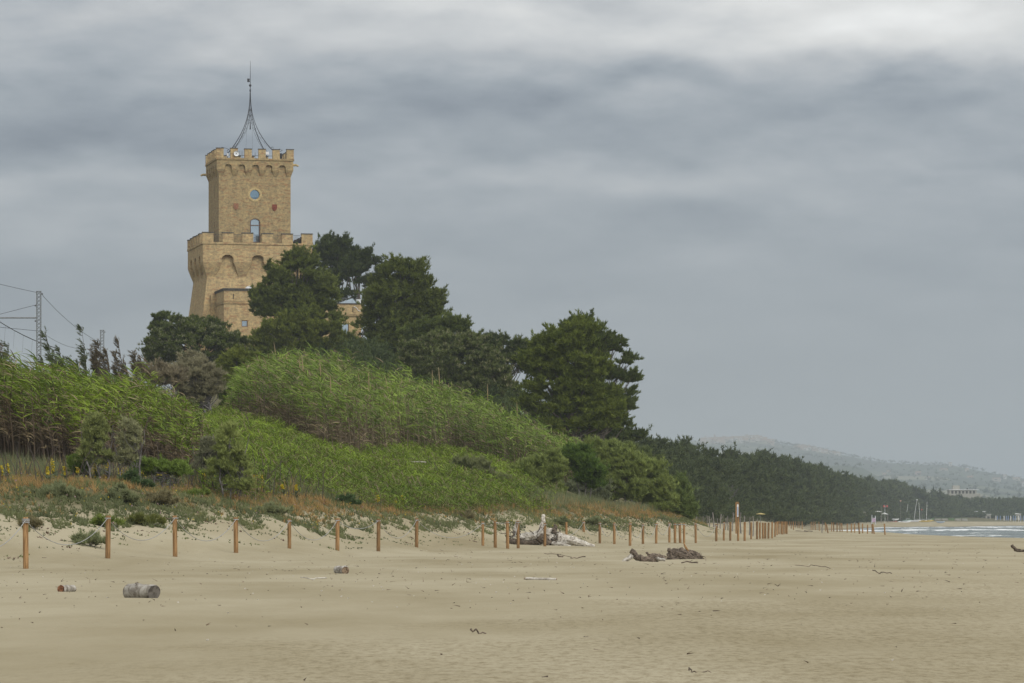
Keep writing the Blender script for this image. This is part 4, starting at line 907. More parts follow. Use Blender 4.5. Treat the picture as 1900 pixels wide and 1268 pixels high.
# roof gear
o = on_tower('dish_antenna', -2.45, -4.95, 48.0); tag(o, 'round white dish fixed to the top battlement of the tower', 'dish antenna')
m_ = MB(); prof = [(.02,.0),(.16,-.02),(.28,-.07),(.34,-.16)]; Vd = [[r_*cos(a), -.10+yy, r_*sin(a)] for r_, yy in prof for a in np.linspace(0,2*pi,25)[:-1]]
m_.add(Vd, [[q*24+i, q*24+(i+1)%24, (q+1)*24+(i+1)%24, (q+1)*24+i] for q in range(3) for i in range(24)]); m_.add(np.array(Vd)+[0,.05,0], [[q*24+(i+1)%24, q*24+i, (q+1)*24+i, (q+1)*24+(i+1)%24] for q in range(3) for i in range(24)]); m_.build('reflector', WHITE, o)
m_ = MB(); m_.tube([[0,-.1,0],[0,.35,0]], .05, 6); m_.sphere((0,-.2,0), .06); m_.build('feed_arm', GALV, o)
for x_, lab in ((-3.45, 'white floodlight in the leftmost gap of the top battlements'), (1.6, 'pale boxy floodlight in the fourth gap of the top battlements')):
    o = on_tower('floodlight', x_, -4.2, 47.35); m_ = MB(); m_.box((0,0,.42), (.07,.07,.84)); m_.box((0,-.1,.5), (.5,.06,.06)); m_.build('stand', IRON, o)
    m_ = MB(); m_.box((0,-.12,.85 if x_ > 0 else .55), (.55 if x_ > 0 else .22,.2,.38), top=.85); m_.build('lamp_housing', WHITE, o); tag(o, lab, 'floodlight')
o = on_tower('equipment_cabinet', 3.3, -3.9, 47.35); m_ = MB(); m_.box((0,0,.45), (.6,.5,.9)); m_.build('cabinet_body', IRON, o); m_ = MB(); m_.tube([[-.3,0,.9],[.35,0,1.3]], .03, 4); m_.tube([[-.3,0,.6],[-.35,0,1.2],[0,0,1.5],[.4,0,1.3]], .02, 4); m_.build('cable_loop', IRON, o); tag(o, 'dark cabinet with cable loops in the rightmost gap of the top battlements', 'cabinet')
o = on_tower('roof_railing', 0, 0, 47.35); m_ = MB()
for s in np.arange(-1.9, -.6, .2): m_.box((s,-4.3,.55), (.03,.03,1.1))
m_.box((0,-4.3,.5), (7.4,.05,.05)); m_.tube([[-4.4,-4.3,1.2],[-4.2,-4.3,1.5],[-3.6,-4.3,1.35],[-3.2,-4.3,1.2]], .025, 4); m_.tube([[-.6,-4.3,.1],[-.6,-4.3,.9]], .03, 4); m_.tube([[.1,-4.3,.1],[.1,-4.3,.9]], .02, 4)
m_.build('rails', IRON, o)['label'] = 'thin black railing'; tag(o, 'thin black roof railing seen through the top battlements', 'railing')
# front wing of the tower
def tw(x, y): return T0 + np.array([x*cos(PHI)-y*sin(PHI), x*sin(PHI)+y*cos(PHI)])
wl_ = empty('brick_wing', (T0[0], T0[1], 0), PHI); tag(wl_, 'lower ochre brick wing against the front of the tower with a small square window', 'building')
x0, x1, y0, y1, zt = -5.35, 4.9, -14.1, -6.2, 30.15
def block(mb, x0, x1, y0, y1, z0, z1): mb.box(((x0+x1)/2, (y0+y1)/2, (z0+z1)/2), (x1-x0, y1-y0, z1-z0))
# front wall in pieces round the window
wxc, wzc = -2.75, 25.9
m_ = MB(); block(m_, x0, wxc-.38, y0, y0+.5, 12, zt); block(m_, wxc+.38, x1, y0, y0+.5, 12, zt); block(m_, wxc-.38, wxc+.38, y0, y0+.5, 12, wzc-.4); block(m_, wxc-.38, wxc+.38, y0, y0+.5, wzc+.4, zt)
block(m_, x0, x0+.5, y0+.5, y1, 12, zt); block(m_, x1-.5, x1, y0+.5, y1, 12, zt); m_.build('wall', BRICK, wl_)
m_ = MB(); block(m_, x0+.4, x1-.4, y0+.4, y1, 29.6, 29.75); m_.build('roof', STONE, wl_)
m_ = MB(); block(m_, x0-.12, x1+.12, y0-.12, y1, 30.15, 30.30); block(m_, x0-.07, x1+.07, y0-.07, y1, 29.98, 30.147); m_.build('cornice', STONE, wl_)
m_ = MB(); block(m_, x0-.08, x1+.08, y0-.08, y1, 28.35, 28.50); block(m_, x0-.04, x1+.04, y0-.04, y1, 28.60, 28.70); m_.build('string_course', BRICK_OLD, wl_)
m_ = MB(); block(m_, wxc-.38, wxc-.30, y0+.1, y0+.2, wzc-.4, wzc+.4); block(m_, wxc+.30, wxc+.38, y0+.1, y0+.2, wzc-.4, wzc+.4); block(m_, wxc-.3, wxc+.3, y0+.1, y0+.2, wzc+.32, wzc+.4); block(m_, wxc-.3, wxc+.3, y0+.1, y0+.2, wzc-.4, wzc-.32)
wn = m_.build('window', BROWN, wl_); m_ = MB(); block(m_, wxc-.3, wxc+.3, y0+.14, y0+.17, wzc-.32, wzc+.32); m_.build('pane', GLASS, wn)
m_ = MB(); block(m_, -4.22, -4.12, y0-.015, y0+.1, 28.95, 29.6); m_.build('arrow_slit', DARK, wl_)
m_ = MB(); m_.prism([(-1.9+.5*cos(a), 30.1+.62*sin(a)) for a in np.linspace(0, pi, 17)], -12.6, -11.6); m_.build('skylight', WHITE, wl_)['label'] = 'white half-round skylight'
m_ = MB(); block(m_, -6.0, -5.3, -7.3, -6.3, 12, 29.85); m_.build('buttress', BRICK, wl_)
# brick house right of the tower
HS = empty('brick_house', (0,0,0)); hc = np.array([wx(674, 455), 455.0]); HS.location = (hc[0], hc[1], 0); HS.rotation_euler = (0,0,PHI); tag(HS, 'small ochre brick house showing between the pines right of the tower', 'building')
z1 = wz(565, 455)
m_ = MB(); wxl, wxr, wzb, wzt = -2.95, -1.72, 22.4, wz(601, 455)
block(m_, -8, wxl, 0.2, .7, 10, z1-1.5); block(m_, wxr, -.22, 0.2, .7, 10, z1-1.5); block(m_, wxl, wxr, .2, .7, 10, wzb); block(m_, wxl, wxr, .2, .7, wzt, z1-1.5)
block(m_, -8, 0, 0, 6, z1-1.4, z1); block(m_, -8, -.1, .1, 6, z1-1.5, z1-1.4); block(m_, -.7, -.22, .7, 6, 10, z1-1.5); block(m_, -8, -7.5, .7, 6, 10, z1-1.5)
m_.build('wall', BRICK, HS)
m_ = MB(); block(m_, -8.1, .1, -.1, 6.1, z1, z1+.12); m_.build('cornice', STONE, HS)
m_ = MB(); block(m_, -8, -.02, -.03, .1, z1-1.30, z1-1.42+.25); m_.build('string_course', BRICK_OLD, HS)
m_ = MB(); block(m_, wxl, wxl+.08, .3, .4, wzb, wzt); block(m_, wxr-.08, wxr, .3, .4, wzb, wzt); block(m_, wxl+.08, wxr-.08, .3, .4, wzt-.08, wzt); wn = m_.build('window', BROWN, HS)
m_ = MB(); block(m_, wxl+.08, wxr-.08, .34, .37, wzb, wzt-.08); m_.build('pane', GLASS, wn)
m_ = MB(); block(m_, -1.32, -1.22, -.02, .1, z1-.98, z1-.35); m_.build('arrow_slit', DARK, HS)
m_ = MB(); m_.add([[-3.0,.6,z1+.13],[-.6,.6,z1+.13],[-.6,3.4,z1+.13],[-3.0,3.4,z1+.13],[-1.1,1.4,z1+.78],[-1.1,2.4,z1+.78]], [[0,1,4],[1,2,5],[2,3,5],[0,4,3],[4,1,5],[3,4,5]]); m_.build('glass_skylight', GLASS, HS)
m_ = MB()
for s in np.arange(-3.2, -1.2, .18): m_.box((s,.4,z1+.4), (.025,.025,.7))
m_.box((-2.3,.4,z1+.75), (2.0,.03,.03)); m_.build('railing', GALV, HS)
m_ = MB(); m_.box((-.45,.8,z1+.35), (.5,.5,.42)); m_.box((-.45,.8,z1+.62), (.56,.56,.05)); m_.build('vent_box', WHITE, HS)
m_ = MB(); m_.tube([[-1.15,-.05,z1-.3],[-.85,-.06,z1-.42],[-.6,-.06,z1-.78],[-.35,-.06,z1-.85],[-.1,-.06,z1-.6],[.35,-.06,z1-.55]], .035, 5); m_.build('cable', WHITE, HS)
# little white garden wall seen behind the forked tamarisk
o = empty('garden_wall', (wx(388, 214), 214, gz(wx(388, 214), 214))); m_ = MB(); m_.box((0,0,.3), (1.0,.25,.75)); m_.box((0,0,.70), (1.06,.3,.05)); m_.build('wall', WHITE, o); tag(o, 'scrap of white garden wall behind the forked tamarisk trunk', 'wall')

# ------------------------------------------------------------------ railway masts and wires
def mast(px, py, Y, w, lab, arm=False):
    X0 = wx(px, Y); zt = wz(py, Y); z0 = gz(X0, Y); o = empty('lattice_mast', (X0, Y, z0)); h_ = zt - z0
    m_ = MB()
    for sx in (-1,1):
        for sy in (-1,1): m_.box((sx*w/2, sy*w/2*.7, h_/2), (.055,.055,h_))
    n = int(h_/(w*.9)); 
    for i in range(n):
        za, zb_ = i*h_/n, (i+1)*h_/n
        for sy in (-1,1):
            m_.tube([[-w/2, sy*w*.35, za],[w/2, sy*w*.35, zb_]], .018, 3, cap=False); m_.tube([[w/2, sy*w*.35, za],[-w/2, sy*w*.35, zb_]], .018, 3, cap=False)
    m_.box((0,0,h_), (w+.08, w*.7+.08, .05)); m_.build('lattice', GALV, o)
    ins = MB()
    for dz, sx in ((-.22,1),(-1.25,-1),(-2.6,-1),(-3.9,1)): ins.sphere((sx*(w/2+.12),0,h_+dz), .07, 8, 5)
    ins.build('insulators', plain('brown_ceramic', (.06,.05,.045)) if 'brown_ceramic' not in bpy.data.materials else bpy.data.materials['brown_ceramic'], o)['label'] = 'dark insulators'
    if arm: m_ = MB(); m_.tube([[-w/2,0,wz(590,Y)-z0],[-7.5,0,wz(590,Y)-z0]], .07, 6); m_.build('arm', GALV, o)
    tag(o, lab, 'mast'); return o
mast(72, 541, 330, .36, 'taller nearer grey lattice mast with a horizontal arm at the left edge', True)
mast(189.5, 613, 440, .40, 'shorter farther grey lattice mast standing behind the windblown trees')
def wire(pts, lab, r_=.018, beads=False):
    o = MB(); P_ = [P(*p) for p in pts]; o.tube(P_, r_, 4)
    if beads:
        for i in range(len(P_)-1): o.tube([P_[i], P_[i]+np.array([-.1,0,-1.6])], .008, 3)
    o = o.build('overhead_wire', IRON); tag(o, lab, 'wire', 'overhead wires')
def cat(a, b_, sag, n=10):
    a, b_ = np.array(a, float), np.array(b_, float); return [a*(1-t)+b_*t+np.array([0, sag*4*t*(1-t), 0]) for t in np.linspace(0,1,n)]
wire(cat((-260,450,310),(68,543,330),6), 'thin wire slanting down to the top of the near mast')
wire(cat((77,546,330),(187,637,440),9), 'long sagging wire between the tops of the two masts', .024)
wire(cat((-200,635,300),(67,566,330),0), 'wire rising from the left to the upper side of the near mast')
wire(cat((-220,580,310),(67,614,330),2), 'wire reaching the near mast below its arm')
wire(cat((-40,570,325),(110,648,350),9), 'thick hanging catenary wire with droppers crossing the near mast', .04, True)
wire(cat((77,616,330),(187,645,440),14), 'lower sagging wire between the two masts')

# ------------------------------------------------------------------ rope fence
post_mesh = None
def mkpost(h, r=.065, n=10):
    m_ = MB(); m_.tube([[0,0,-.25],[0,0,h-.02],[0,0,h]], [r, r, r*.9], n); return m_
ROW = [(-95,963,1063),(48,960,1056),(200,957,1047),(325,957,1042),(438,960,1037),(537,963,1033),(626,962,1028),(702,963,1027),(773,962,1023),(896,968,1019),(919,967,1018.7),(942,967,1017),(961.6,966.5,1017),(1011,971,1016.5),(1083,967,1007),(1113,969,1009),(1140,970,1010),(1169,970,1012),(1193,972,1010),(1217.5,971,1009),(1242,970,1008),(1252.5,970.7,1007.5),(1262,971,1007.5),(1269.4,971,1008),(1291,970,1008),(1329,973,1005.5),(1343,969,1003.5),(1355,969,1003.7),(1369.5,968,1003),(1381.7,969,1002.6),(1393.7,969.5,1001),(1404.6,968,1000.6),(1410,970,1000),(1415.8,970,1000),(1420,970,999.9),(1425.7,970,999.8),(1432.6,968.6,1000),(1438,969,996.4),(1442,968,993),(1445.5,967.5,991.8),(1449.5,968,992),(1451.6,968,992),(1454.7,968,991),(1457.5,968,991),(1460,968,991)]
tops = []; protos = {}
def place_post(px, pt_, pb, lab, grp, lean=0, mat=None, rr=1.0, name='fence_post'):
    Y = HC*F/(pb-HY); X0 = wx(px, Y)
    for _ in range(6):       # settle on the sand
        z0 = gz(X0, Y); Y = (HC - z0)*F/(pb-HY) if abs(HC-z0) > .3 else Y; X0 = wx(px, Y)
    z0 = gz(X0, Y); h_ = wz(pt_, Y) - z0
    m_ = mkpost(h_, .065*rr*(.9+.2*rng.random())); o = m_.build(name, mat or POST, smooth=False, usecol=False); o.location = (X0, Y, z0); o.rotation_euler = (rng.normal()*.012, lean + rng.normal()*.012, 0)
    tag(o, lab, 'post', grp); return np.array([X0, Y, z0 + h_])
i = 0
for (px, a, b_) in ROW:
    if px < 0: lab = None
    i += px > 0
    extra = ' nearest the camera' if i == 1 else ''
    lab = f'{ordn(i)} post from the left in the long near rope fence' + extra if px > 0 else 'post of the near rope fence just outside the left edge'
    tops.append(place_post(px, a, b_, lab, 'posts of the near rope fence'))
place_post(1051, 969, 1011, 'short post set back behind the big driftwood stump', 'posts of the near rope fence')
FAR = [(972,418,480,0),(988,418,480,0),(1008,418,480,0),(1026,418,480,0),(1048,418,484,0),(1063,418,484,0),(1085,418,486,0),(1102,418,486,0),(1118,418,486,0),(1142,418,488,0),(1164,420,490,0),(1180,420,490,0),(1202,418,495,.05),(1237,420,500,.06),(1290,424,502,.03),(1313,440,520,.2),(1345,425,505,0),(1363,425,507,.02),(1393,428,508,0),(1419,430,510,.02),(1438,432,510,.08),(1482,437,515,0),(1519,437,515,0),(1548,437,517,.02),(1590,430,530,.1),(1618,437,522,0),(1661,445,525,0),(1703,440,525,0),(1720,440,528,.13),(1815,437,535,.06)]
for i, (xx, a, b_, ln) in enumerate(FAR):
    lab = f'{ordn(i+1)} post from the left in the far row towards the sea'
    if i == len(FAR)-1: lab = 'last leaning post of the far row, right beside the surf'
    place_post(1260+xx/4.75, 880+a/4.75, 880+b_/4.75, lab, 'posts of the far row', lean=-ln)
tops = np.array(tops)
m_ = MB()
for a, b_ in zip(tops[:26], tops[1:27]):
    sp = np.linalg.norm(b_-a); sag = min(.62, .105*sp) * (1 if sp > 2.5 else .5); t = np.linspace(0, 1, 15)[:, None]
    pts = a*(1-t)+b_*t; pts[:, 2] -= .07 + 4*sag*(t[:, 0]*(1-t[:, 0]));  pts[:, 1] -= .07; m_.tube(pts, .0095, 5, cap=False)
for k, a in enumerate(tops[:27]):      # turns of rope round each post
    for dz in ((.05,.085,.12) if k == 1 else (.07,)):
        m_.tube([[a[0]+.078*cos(t), a[1]+.078*sin(t), a[2]-dz] for t in np.linspace(0, 2*pi, 11)], .014, 4, cap=False)
o = m_.build('fence_rope', ROPE, smooth=True, usecol=False); tag(o, 'sagging grey rope strung from post to post along the near fence', 'rope')

# grey driftwood stakes behind the end of the fence
ST2 = [(1291,949,985),(1304,958,981),(1312,957,978),(1318,958,980),(1324,951,990),(1331,962,985),(1338.5,954,988),(1346,962,980),(1352,958,985),(1359,951,985),(1374,951,987),(1383,957,982),(1389,960,985),(1397,958,986),(1405,962,986),(1525,966,989)]
for i, (px, a, b_) in enumerate(ST2):
    Y = HC*F/(max(b_, 985)-HY)*.62 if px < 1500 else HC*F/(b_-HY); Y = np.clip(Y, 270, 420); X0 = wx(px, Y); z0 = gz(X0, Y); h_ = wz(a, Y)-z0
    m_ = MB(); k = 5; t = np.linspace(0, 1, k); wob = np.cumsum(rng.normal(0, .03, k)); m_.tube(np.stack([wob, wob*.3, -.2+t*(h_+.2)], 1), np.linspace(.06,.035,k), 6, jit=.15)
    if i % 3 == 0: m_.tube([[0,0,h_*.7],[.18,0,h_*.95]], [.03,.015], 4)
    o = m_.build('driftwood_stake', GREYWOOD, usecol=False); o.location = (X0, Y, z0)
    lab = f'crooked grey driftwood stake, {ordn(i+1)} from the left beyond the dune end' if i < 15 else 'lone dark stake standing in the middle of the far post row'
    tag(o, lab, 'stake', 'grey stakes beyond the dune end')
# sign on two posts, seen almost edge-on
Y = 262; o = empty('beach_sign', (wx(1368, Y), Y, gz(wx(1368, Y), Y)), radians(76)); z0 = o.location.z
m_ = MB(); hh = wz(930, Y)-z0; m_.box((-.42,0,hh/2-.1), (.10,.10,hh)); m_.build('post', POST, o, usecol=False)
m_ = MB(); m_.box((.42,0,hh/2-.1), (.10,.10,hh)); m_.build('post', POST, o, usecol=False)
m_ = MB(); m_.box((0,0,hh-.66), (.74,.04,.86)); m_.build('panel', WHITE, o); m_ = MB(); m_.box((0,0,hh-.13), (.74,.05,.16)); m_.build('top_board', POST, o, usecol=False)
m_ = MB(); m_.box((0,-.024,hh-.7), (.60,.01,.6)); m_.box((0,.024,hh-.7), (.60,.01,.6)); m_.build('printed_sheet', plain('pale_blue_print', (.35,.42,.55)), o)
tag(o, 'tall two-post wooden sign with a pale panel rising above the stakes', 'sign')

# ------------------------------------------------------------------ driftwood on the beach
def yof(pb): return HC*F/(pb-HY)
def log(name, label, px0, px1, pyc, pb, r_px, tilt=0, dz=0, mat=DRIFT, yaw=0.0, knots=2, ends=True, cat='log', taper=.9, endmat=None):
    Y = yof(pb); s = Y/F; xa, xb = wx(px0, Y), wx(px1, Y); r = r_px*s; xm = (xa+xb)/2; z0 = gz(xm, Y)
    o = empty(name, (xm, Y, z0)); L = (xb-xa)/max(cos(yaw), .3); k = 9; t = np.linspace(-.5, .5, k)
    pts = np.stack([t*L*cos(yaw), t*L*sin(yaw), r*.66 + t*L*tilt + rng.normal(0, r*.06, k)], 1)
    m_ = MB(); rad = r*np.linspace(1, taper, k)*(1+rng.normal(0, .08, k)); m_.tube(pts, rad, 14, jit=.12, cap=False)
    for q_ in range(knots): 
        c = pts[rng.integers(2, k-2)]; m_.tube([c, c+np.array([rng.normal()*.3, -.2, 1.])*r*1.2], [r*.3, r*.12], 6)
    body = m_.build('bark', mat, o, smooth=True, usecol=False)
    for e, d in ((0, -1), (k-1, 1)):
        c = pts[e]; dirn = norm(pts[min(e+1, k-1)]-pts[max(e-1, 0)]); m_ = MB(); m_.tube([c - dirn*.002*d, c + dirn*d*.012], [rad[e]*.99, rad[e]*.94], 14); m_.build('cut_end', endmat or CUT, o, usecol=False)
    tag(o, label, cat); return o
log('driftwood_log', 'short reddish brown cut log half sunk in the sand at far left', 115, 134, 1092, 1100, 7.5, yaw=1.05, mat=DRIFT, knots=0, endmat=woodmat('red_cut', (.04,.02,.012), (.22,.10,.05), (9,9,9)))
log('driftwood_log', 'thick bleached grey log with a dark cut end in the left foreground', 237, 288, 1096, 1112, 15.5, yaw=-.80, tilt=-.02, mat=DRIFT, knots=1, taper=.86, endmat=woodmat('grey_cut', (.07,.06,.05), (.22,.20,.18), (6,6,6)))
log('driftwood_log', 'short pale log with a hollow end beyond the foreground logs', 626, 642, 1052, 1064, 9, yaw=-1.25, tilt=-.02, mat=DRIFT, knots=0)
log('driftwood_stick', 'long thin bleached stick lying flat in the middle of the sand', 975, 1032, 1071, 1077, 2.6, yaw=-.1, tilt=-.02, mat=DRIFT, knots=1, cat='driftwood')
def branchy(name, label, pb, paths, mat, cat='driftwood', jit=.15, n=9):
    """paths: [(list of (px,py,dy)), r0px, r1px, material or None]"""
    Y = yof(pb); s = Y/F; x0 = wx(paths[0][0][0][0], Y); z0 = gz(x0, Y); o = empty(name, (x0, Y, z0)); parts = {}
    for i, pth in enumerate(paths):
        pts = np.array([[wx(p[0], Y)-x0, p[2] if len(p) > 2 else 0, max(wz(p[1], Y)-z0, -.03)] for p in pth[0]])
        # refine the path
        tt = np.linspace(0, len(pts)-1, len(pts)*3-2); pts = np.stack([np.interp(tt, np.arange(len(pts)), pts[:, q]) for q in range(3)], 1) + rng.normal(0, .012, (len(tt), 3))
        nm = pth[3] if len(pth) > 3 else 'limb'; mt = pth[4] if len(pth) > 4 else mat
        m_ = MB(); m_.tube(pts, np.linspace(pth[1]*s, pth[2]*s, len(pts)), n, jit=jit); m_.build(nm, mt, o, smooth=False, usecol=False)
    tag(o, label, cat); return o
# big uprooted stump
st_ = branchy('driftwood_stump', 'huge bleached uprooted stump with tangled roots behind the fence posts', 1015, [
   ([(1035,1000,0),(1060,1004,-.1),(1085,1010,-.15),(1102,1014,-.2)], 11, 3, 'trunk', DRIFT),
   ([(1015,1000,0),(1035,994,.2),(1055,1000,.2),(1080,1006,.1)], 9, 4, 'limb', DRIFT),
   ([(1025,1008,-.3),(1045,1012,-.4),(1058,1014,-.4)], 5, 2.5, 'limb', DRIFT),
   ([(962,1000,0),(985,996,0),(1005,990,0),(1020,992,0)], 9, 8, 'trunk', DRIFT),
   ([(955,990,.1),(958,972,.1),(962,966,.1)], 4, 2, 'root', DRIFT),
   ([(1004,992,.1),(1006,975,.1),(1009,955,.1)], 7.5, 3, 'limb', DRIFT),
   ([(1012,988,.1),(1022,984,.1),(1034,990,.1)], 5, 4, 'root', DRIFT),
   ([(1028,988,0),(1031,978,0),(1029,974,0)], 5, 1.6, 'root', DRIFT_DARK),
   ([(940,1004,0),(962,1006,-.1),(985,1008,-.1),(1005,1004,0)], 6, 5, 'trunk', DRIFT_DARK),
   ([(1000,996,-.1),(1012,1004,-.2),(1022,1010,-.2)], 9, 6, 'trunk', DRIFT_DARK),
   ], DRIFT)
rt = MB(); Y = yof(1015); x0 = st_.location.x; z0 = st_.location.z
for k in range(90):
    px, py = (rng.uniform(938, 968), rng.uniform(985, 1010)) if k < 45 else (rng.uniform(985, 1040), rng.uniform(983, 1012))
    a = np.array([wx(px, Y)-x0, rng.uniform(-.35, .1), max(wz(py, Y)-z0, 0)]); e = a + rng.normal(size=3)*np.array([.16,.12,.14]); e[2] = max(e[2], -.02)
    rt.tube([a, (a+e)/2+rng.normal(size=3)*.03, e], [.03, .02, .006], 5)
rt.build('root_tangle', DRIFT_DARK, st_, usecol=False)['label'] = 'tangle of dark broken roots'
br_ = branchy('driftwood_branch', 'twisted bark-covered driftwood branch with a raised stump end right of the fence bend', 1043, [
   ([(1153,1043,-.1),(1165,1038,-.05),(1173,1030,0)], 3.2, 4.5, 'limb', DRIFT),
   ([(1170,1021,0),(1174,1026,0),(1182,1034,0),(1192,1040,0),(1204,1041,0),(1220,1036,0)], 4.5, 8, 'trunk', DRIFT_DARK),
   ([(1200,1040,0),(1212,1034,0),(1222,1033,0),(1234,1036,.05)], 7.5, 4, 'trunk', DRIFT_DARK),
   ([(1203,1030,0),(1199,1025,0)], 2.8, 1.6, 'knot', DRIFT_DARK),
   ([(1216,1035,-.05),(1226,1038,-.08),(1233,1039,-.08)], 4, 2.4, 'limb', DRIFT),
   ([(1206,1029,.1),(1222,1030,.2),(1240,1036,.3)], 1.8, 1.2, 'limb', DRIFT_DARK)], DRIFT_DARK)
# root plate: fibrous mound
Y = yof(1038); x0 = wx(1268, Y); z0 = gz(x0, Y); o = empty('root_plate', (x0, Y, z0)); s = Y/F
m_ = MB(); nu, nv = 30, 12; Vm = []
for j in range(nv):
    for i_ in range(nu):
        a = i_/nu*2*pi; b_ = j/(nv-1)*pi/2; rr = 1 + .12*sin(a*5+j) + rng.normal()*.05
        Vm.append([cos(a)*cos(b_)*31*s*rr + 2*s, sin(a)*cos(b_)*22*s*rr, sin(b_)*19*s*(1+.1*sin(a*3))*rr - .02])
Vm = np.array(Vm); Vm[:, 0] += Vm[:, 2]*-.35
m_.add(Vm, [[j*nu+i_, j*nu+(i_+1)%nu, (j+1)*nu+(i_+1)%nu, (j+1)*nu+i_] for j in range(nv-1) for i_ in range(nu)])
m_.build('mound', DRIFT_DARK, o, smooth=True, usecol=False)
m_ = MB()
for k in range(120):
    a = rng.uniform(0, 2*pi); b_ = rng.uniform(0, 1.3); c = np.array([cos(a)*cos(b_)*31*s+2*s, sin(a)*cos(b_)*22*s, sin(b_)*19*s]); c[0] -= c[2]*.35
    e = c + np.array([rng.uniform(.05,.22), -.04, -rng.uniform(.02,.16)]); e[2] = max(e[2], 0); m_.tube([c*1.03, (c+e)/2*1.05, e*1.02], [.012,.012,.006], 4)
m_.build('root_fibres', DRIFT_DARK, o, usecol=False)['label'] = 'matted root fibres'
m_ = MB(); m_.tube([[8*s,-.35,.25],[3*s,-.42,22*s],[-1*s,-.4,32*s]], [.02,.035,.02], 6); m_.build('stick', POST, o, usecol=False)
m_ = MB(); m_.tube([[-24*s,-.1,17*s],[-30*s,-.1,18*s]], [.07,.05], 7); m_.build('stub', DRIFT_DARK, o, usecol=False)
tag(o, 'dark fibrous root plate mound with one reddish stick poking up', 'driftwood')
for nm, lab, pb, paths in [
   ('driftwood_branch', 'bent dark branch reaching in from the right edge of the photo', 1025, [([(1877,1012),(1884,1020),(1893,1023),(1910,1022),(1940,1020)], 3.2, 3.5, 'limb')]),
   ('driftwood_plank', 'grey weathered driftwood lying behind the eighth fence post', 1006, [([(690,986),(715,990),(740,993),(765,994)], 2.2, 1.2, 'limb'), ([(722,990),(750,996),(790,997)], 2.0, 1.0, 'limb')]),
   ('dead_branch', 'spindly dead branch fanned out on the sand between the fourth and fifth posts', 1012, [([(488,1010),(478,1004),(468,996),(460,990)], .9, .4, 'twig'), ([(484,1010),(474,1004),(455,1003)], .8, .3, 'twig'), ([(482,1008),(490,998),(492,992)], .8, .3, 'twig'), ([(478,1004),(466,1006),(450,1010)], .6, .3, 'twig')]),
   ('driftwood_stick', 'thin dark stick on the sand behind the big stump', 992, [([(1054,989),(1068,992),(1085,993)], 1.4, .9, 'limb')]),
   ('driftwood_stick', 'forked flat brown stick just in front of the root plate', 1045, [([(1264,1044),(1280,1043),(1294,1045)], 1.3, 1.5, 'limb'), ([(1276,1043),(1285,1040)], .7, .4, 'twig')]),
   ('driftwood_stick', 'small dark stick left of the root-plate branch in front of the stump', 1036, [([(1058,1036),(1070,1036),(1086,1033)], .9, 1.1, 'limb')]),
   ('driftwood_stick', 'long thin root on the sand to the right of the root plate', 1056, [([(1475,1050),(1500,1051),(1516,1051),(1540,1054)], .5, .7, 'limb')]),
   ('driftwood_stick', 'curled dark twig on the sand towards the right', 1066, [([(1620,1058),(1632,1064),(1640,1060),(1654,1065)], .9, .9, 'limb')]),
   ('driftwood_stick', 'dark stick in the lower right foreground with a raised tip', 1250, [([(1279,1243),(1284,1248),(1302,1249),(1322,1249)], 1.6, .8, 'limb')]),
   ('driftwood_chip', 'flat dark chip of wood in the middle foreground', 1175, [([(873,1172),(885,1174),(902,1175)], 2.2, 1.4, 'chip')]),
   ('driftwood_stick', 'thin brown stick lying behind the second and third posts', 1044, [([(231,1041),(255,1043),(275,1045)], 1.0, .8, 'limb')]),
   ('driftwood_stick', 'dark thin stick at the foot of the first post', 1047, [([(67,1046),(85,1047),(97,1048)], 1.2, .8, 'limb')]),
   ('driftwood_stick', 'thin pale stick on the open sand left of the hollow log', 1075, [([(557,1072),(580,1074),(607,1073)], .9, 1.3, 'limb')]),
   ('driftwood_stick', 'crumpled dark twig by the foot of the third post', 1032, [([(292,1020),(298,1026),(305,1028),(318,1030)], 1.0, .7, 'twig'), ([(304,1020),(312,1026),(322,1029)], .7, .5, 'twig')]),
   ('root_scrap', 'dark crumb of root on the sand below the big stump', 1034, [([(1035,1030),(1040,1033),(1046,1033)], 1.8, 1.4, 'limb'), ([(1010,1028),(1025,1028),(1040,1031),(1060,1033)], .6, .5, 'twig')]),
   ('seaweed_scrap', 'small dark scrap on the sand in the lower right middle', 1181, [([(1086,1183),(1093,1184),(1096,1185)], 2.4, 1.8, 'scrap')]),
   ('seaweed_scrap', 'small dark scrap at the bottom edge left of centre', 1259, [([(1006,1256),(1013,1257)], 2.8, 2.0, 'scrap')]),
   ('driftwood_scrap', 'dark twig heap near the middle posts of the far row', 987, [([(1476,985),(1490,987),(1500,986)], .8, .8, 'limb'), ([(1492,985),(1508,988)], .8, .8, 'limb')]),
 ]:
    branchy(nm, lab, pb, paths, DRIFT_DARK if 'grey' not in lab and 'pale' not in lab else DRIFT, n=6)
# tiny litter: twigs, shells and seaweed crumbs
n = 2600; px = rng.uniform(-200, 2100, n); pb = 975 + 300*rng.beta(1.1, 3.2, n); Y = yof(np.maximum(pb, 988)); X0 = (px-CX)/F*Y
k = rng.random(n) < np.clip(1.2 - np.abs(pb-1035)/120, .16, 1); X0, Y = X0[k], Y[k]; n = len(X0)
b0 = np.stack([X0, Y, ground(X0, Y)+.006], 1); c = mixc((.05,.035,.025), (.20,.15,.10), rng.random(n)); w_ = rng.random(n) < .18; c[w_] = (.62,.58,.52)
a = rng.uniform(0, 2*pi, n); d = np.stack([np.cos(a), np.sin(a)*.6, rng.uniform(.0,.25,n)], 1)
M = MB(); L_ = np.where(w_, .03, (.02 + .10*rng.random(n)**2.5)*(Y/60)**.5); M.add(*blades(b0, d, L_, np.where(w_, .02, .012), 2, .25, c))
o = M.build('beach_litter', LEAF); tag(o, 'tiny twigs, shells and seaweed crumbs strewn over the sand', 'beach litter', kind='stuff')

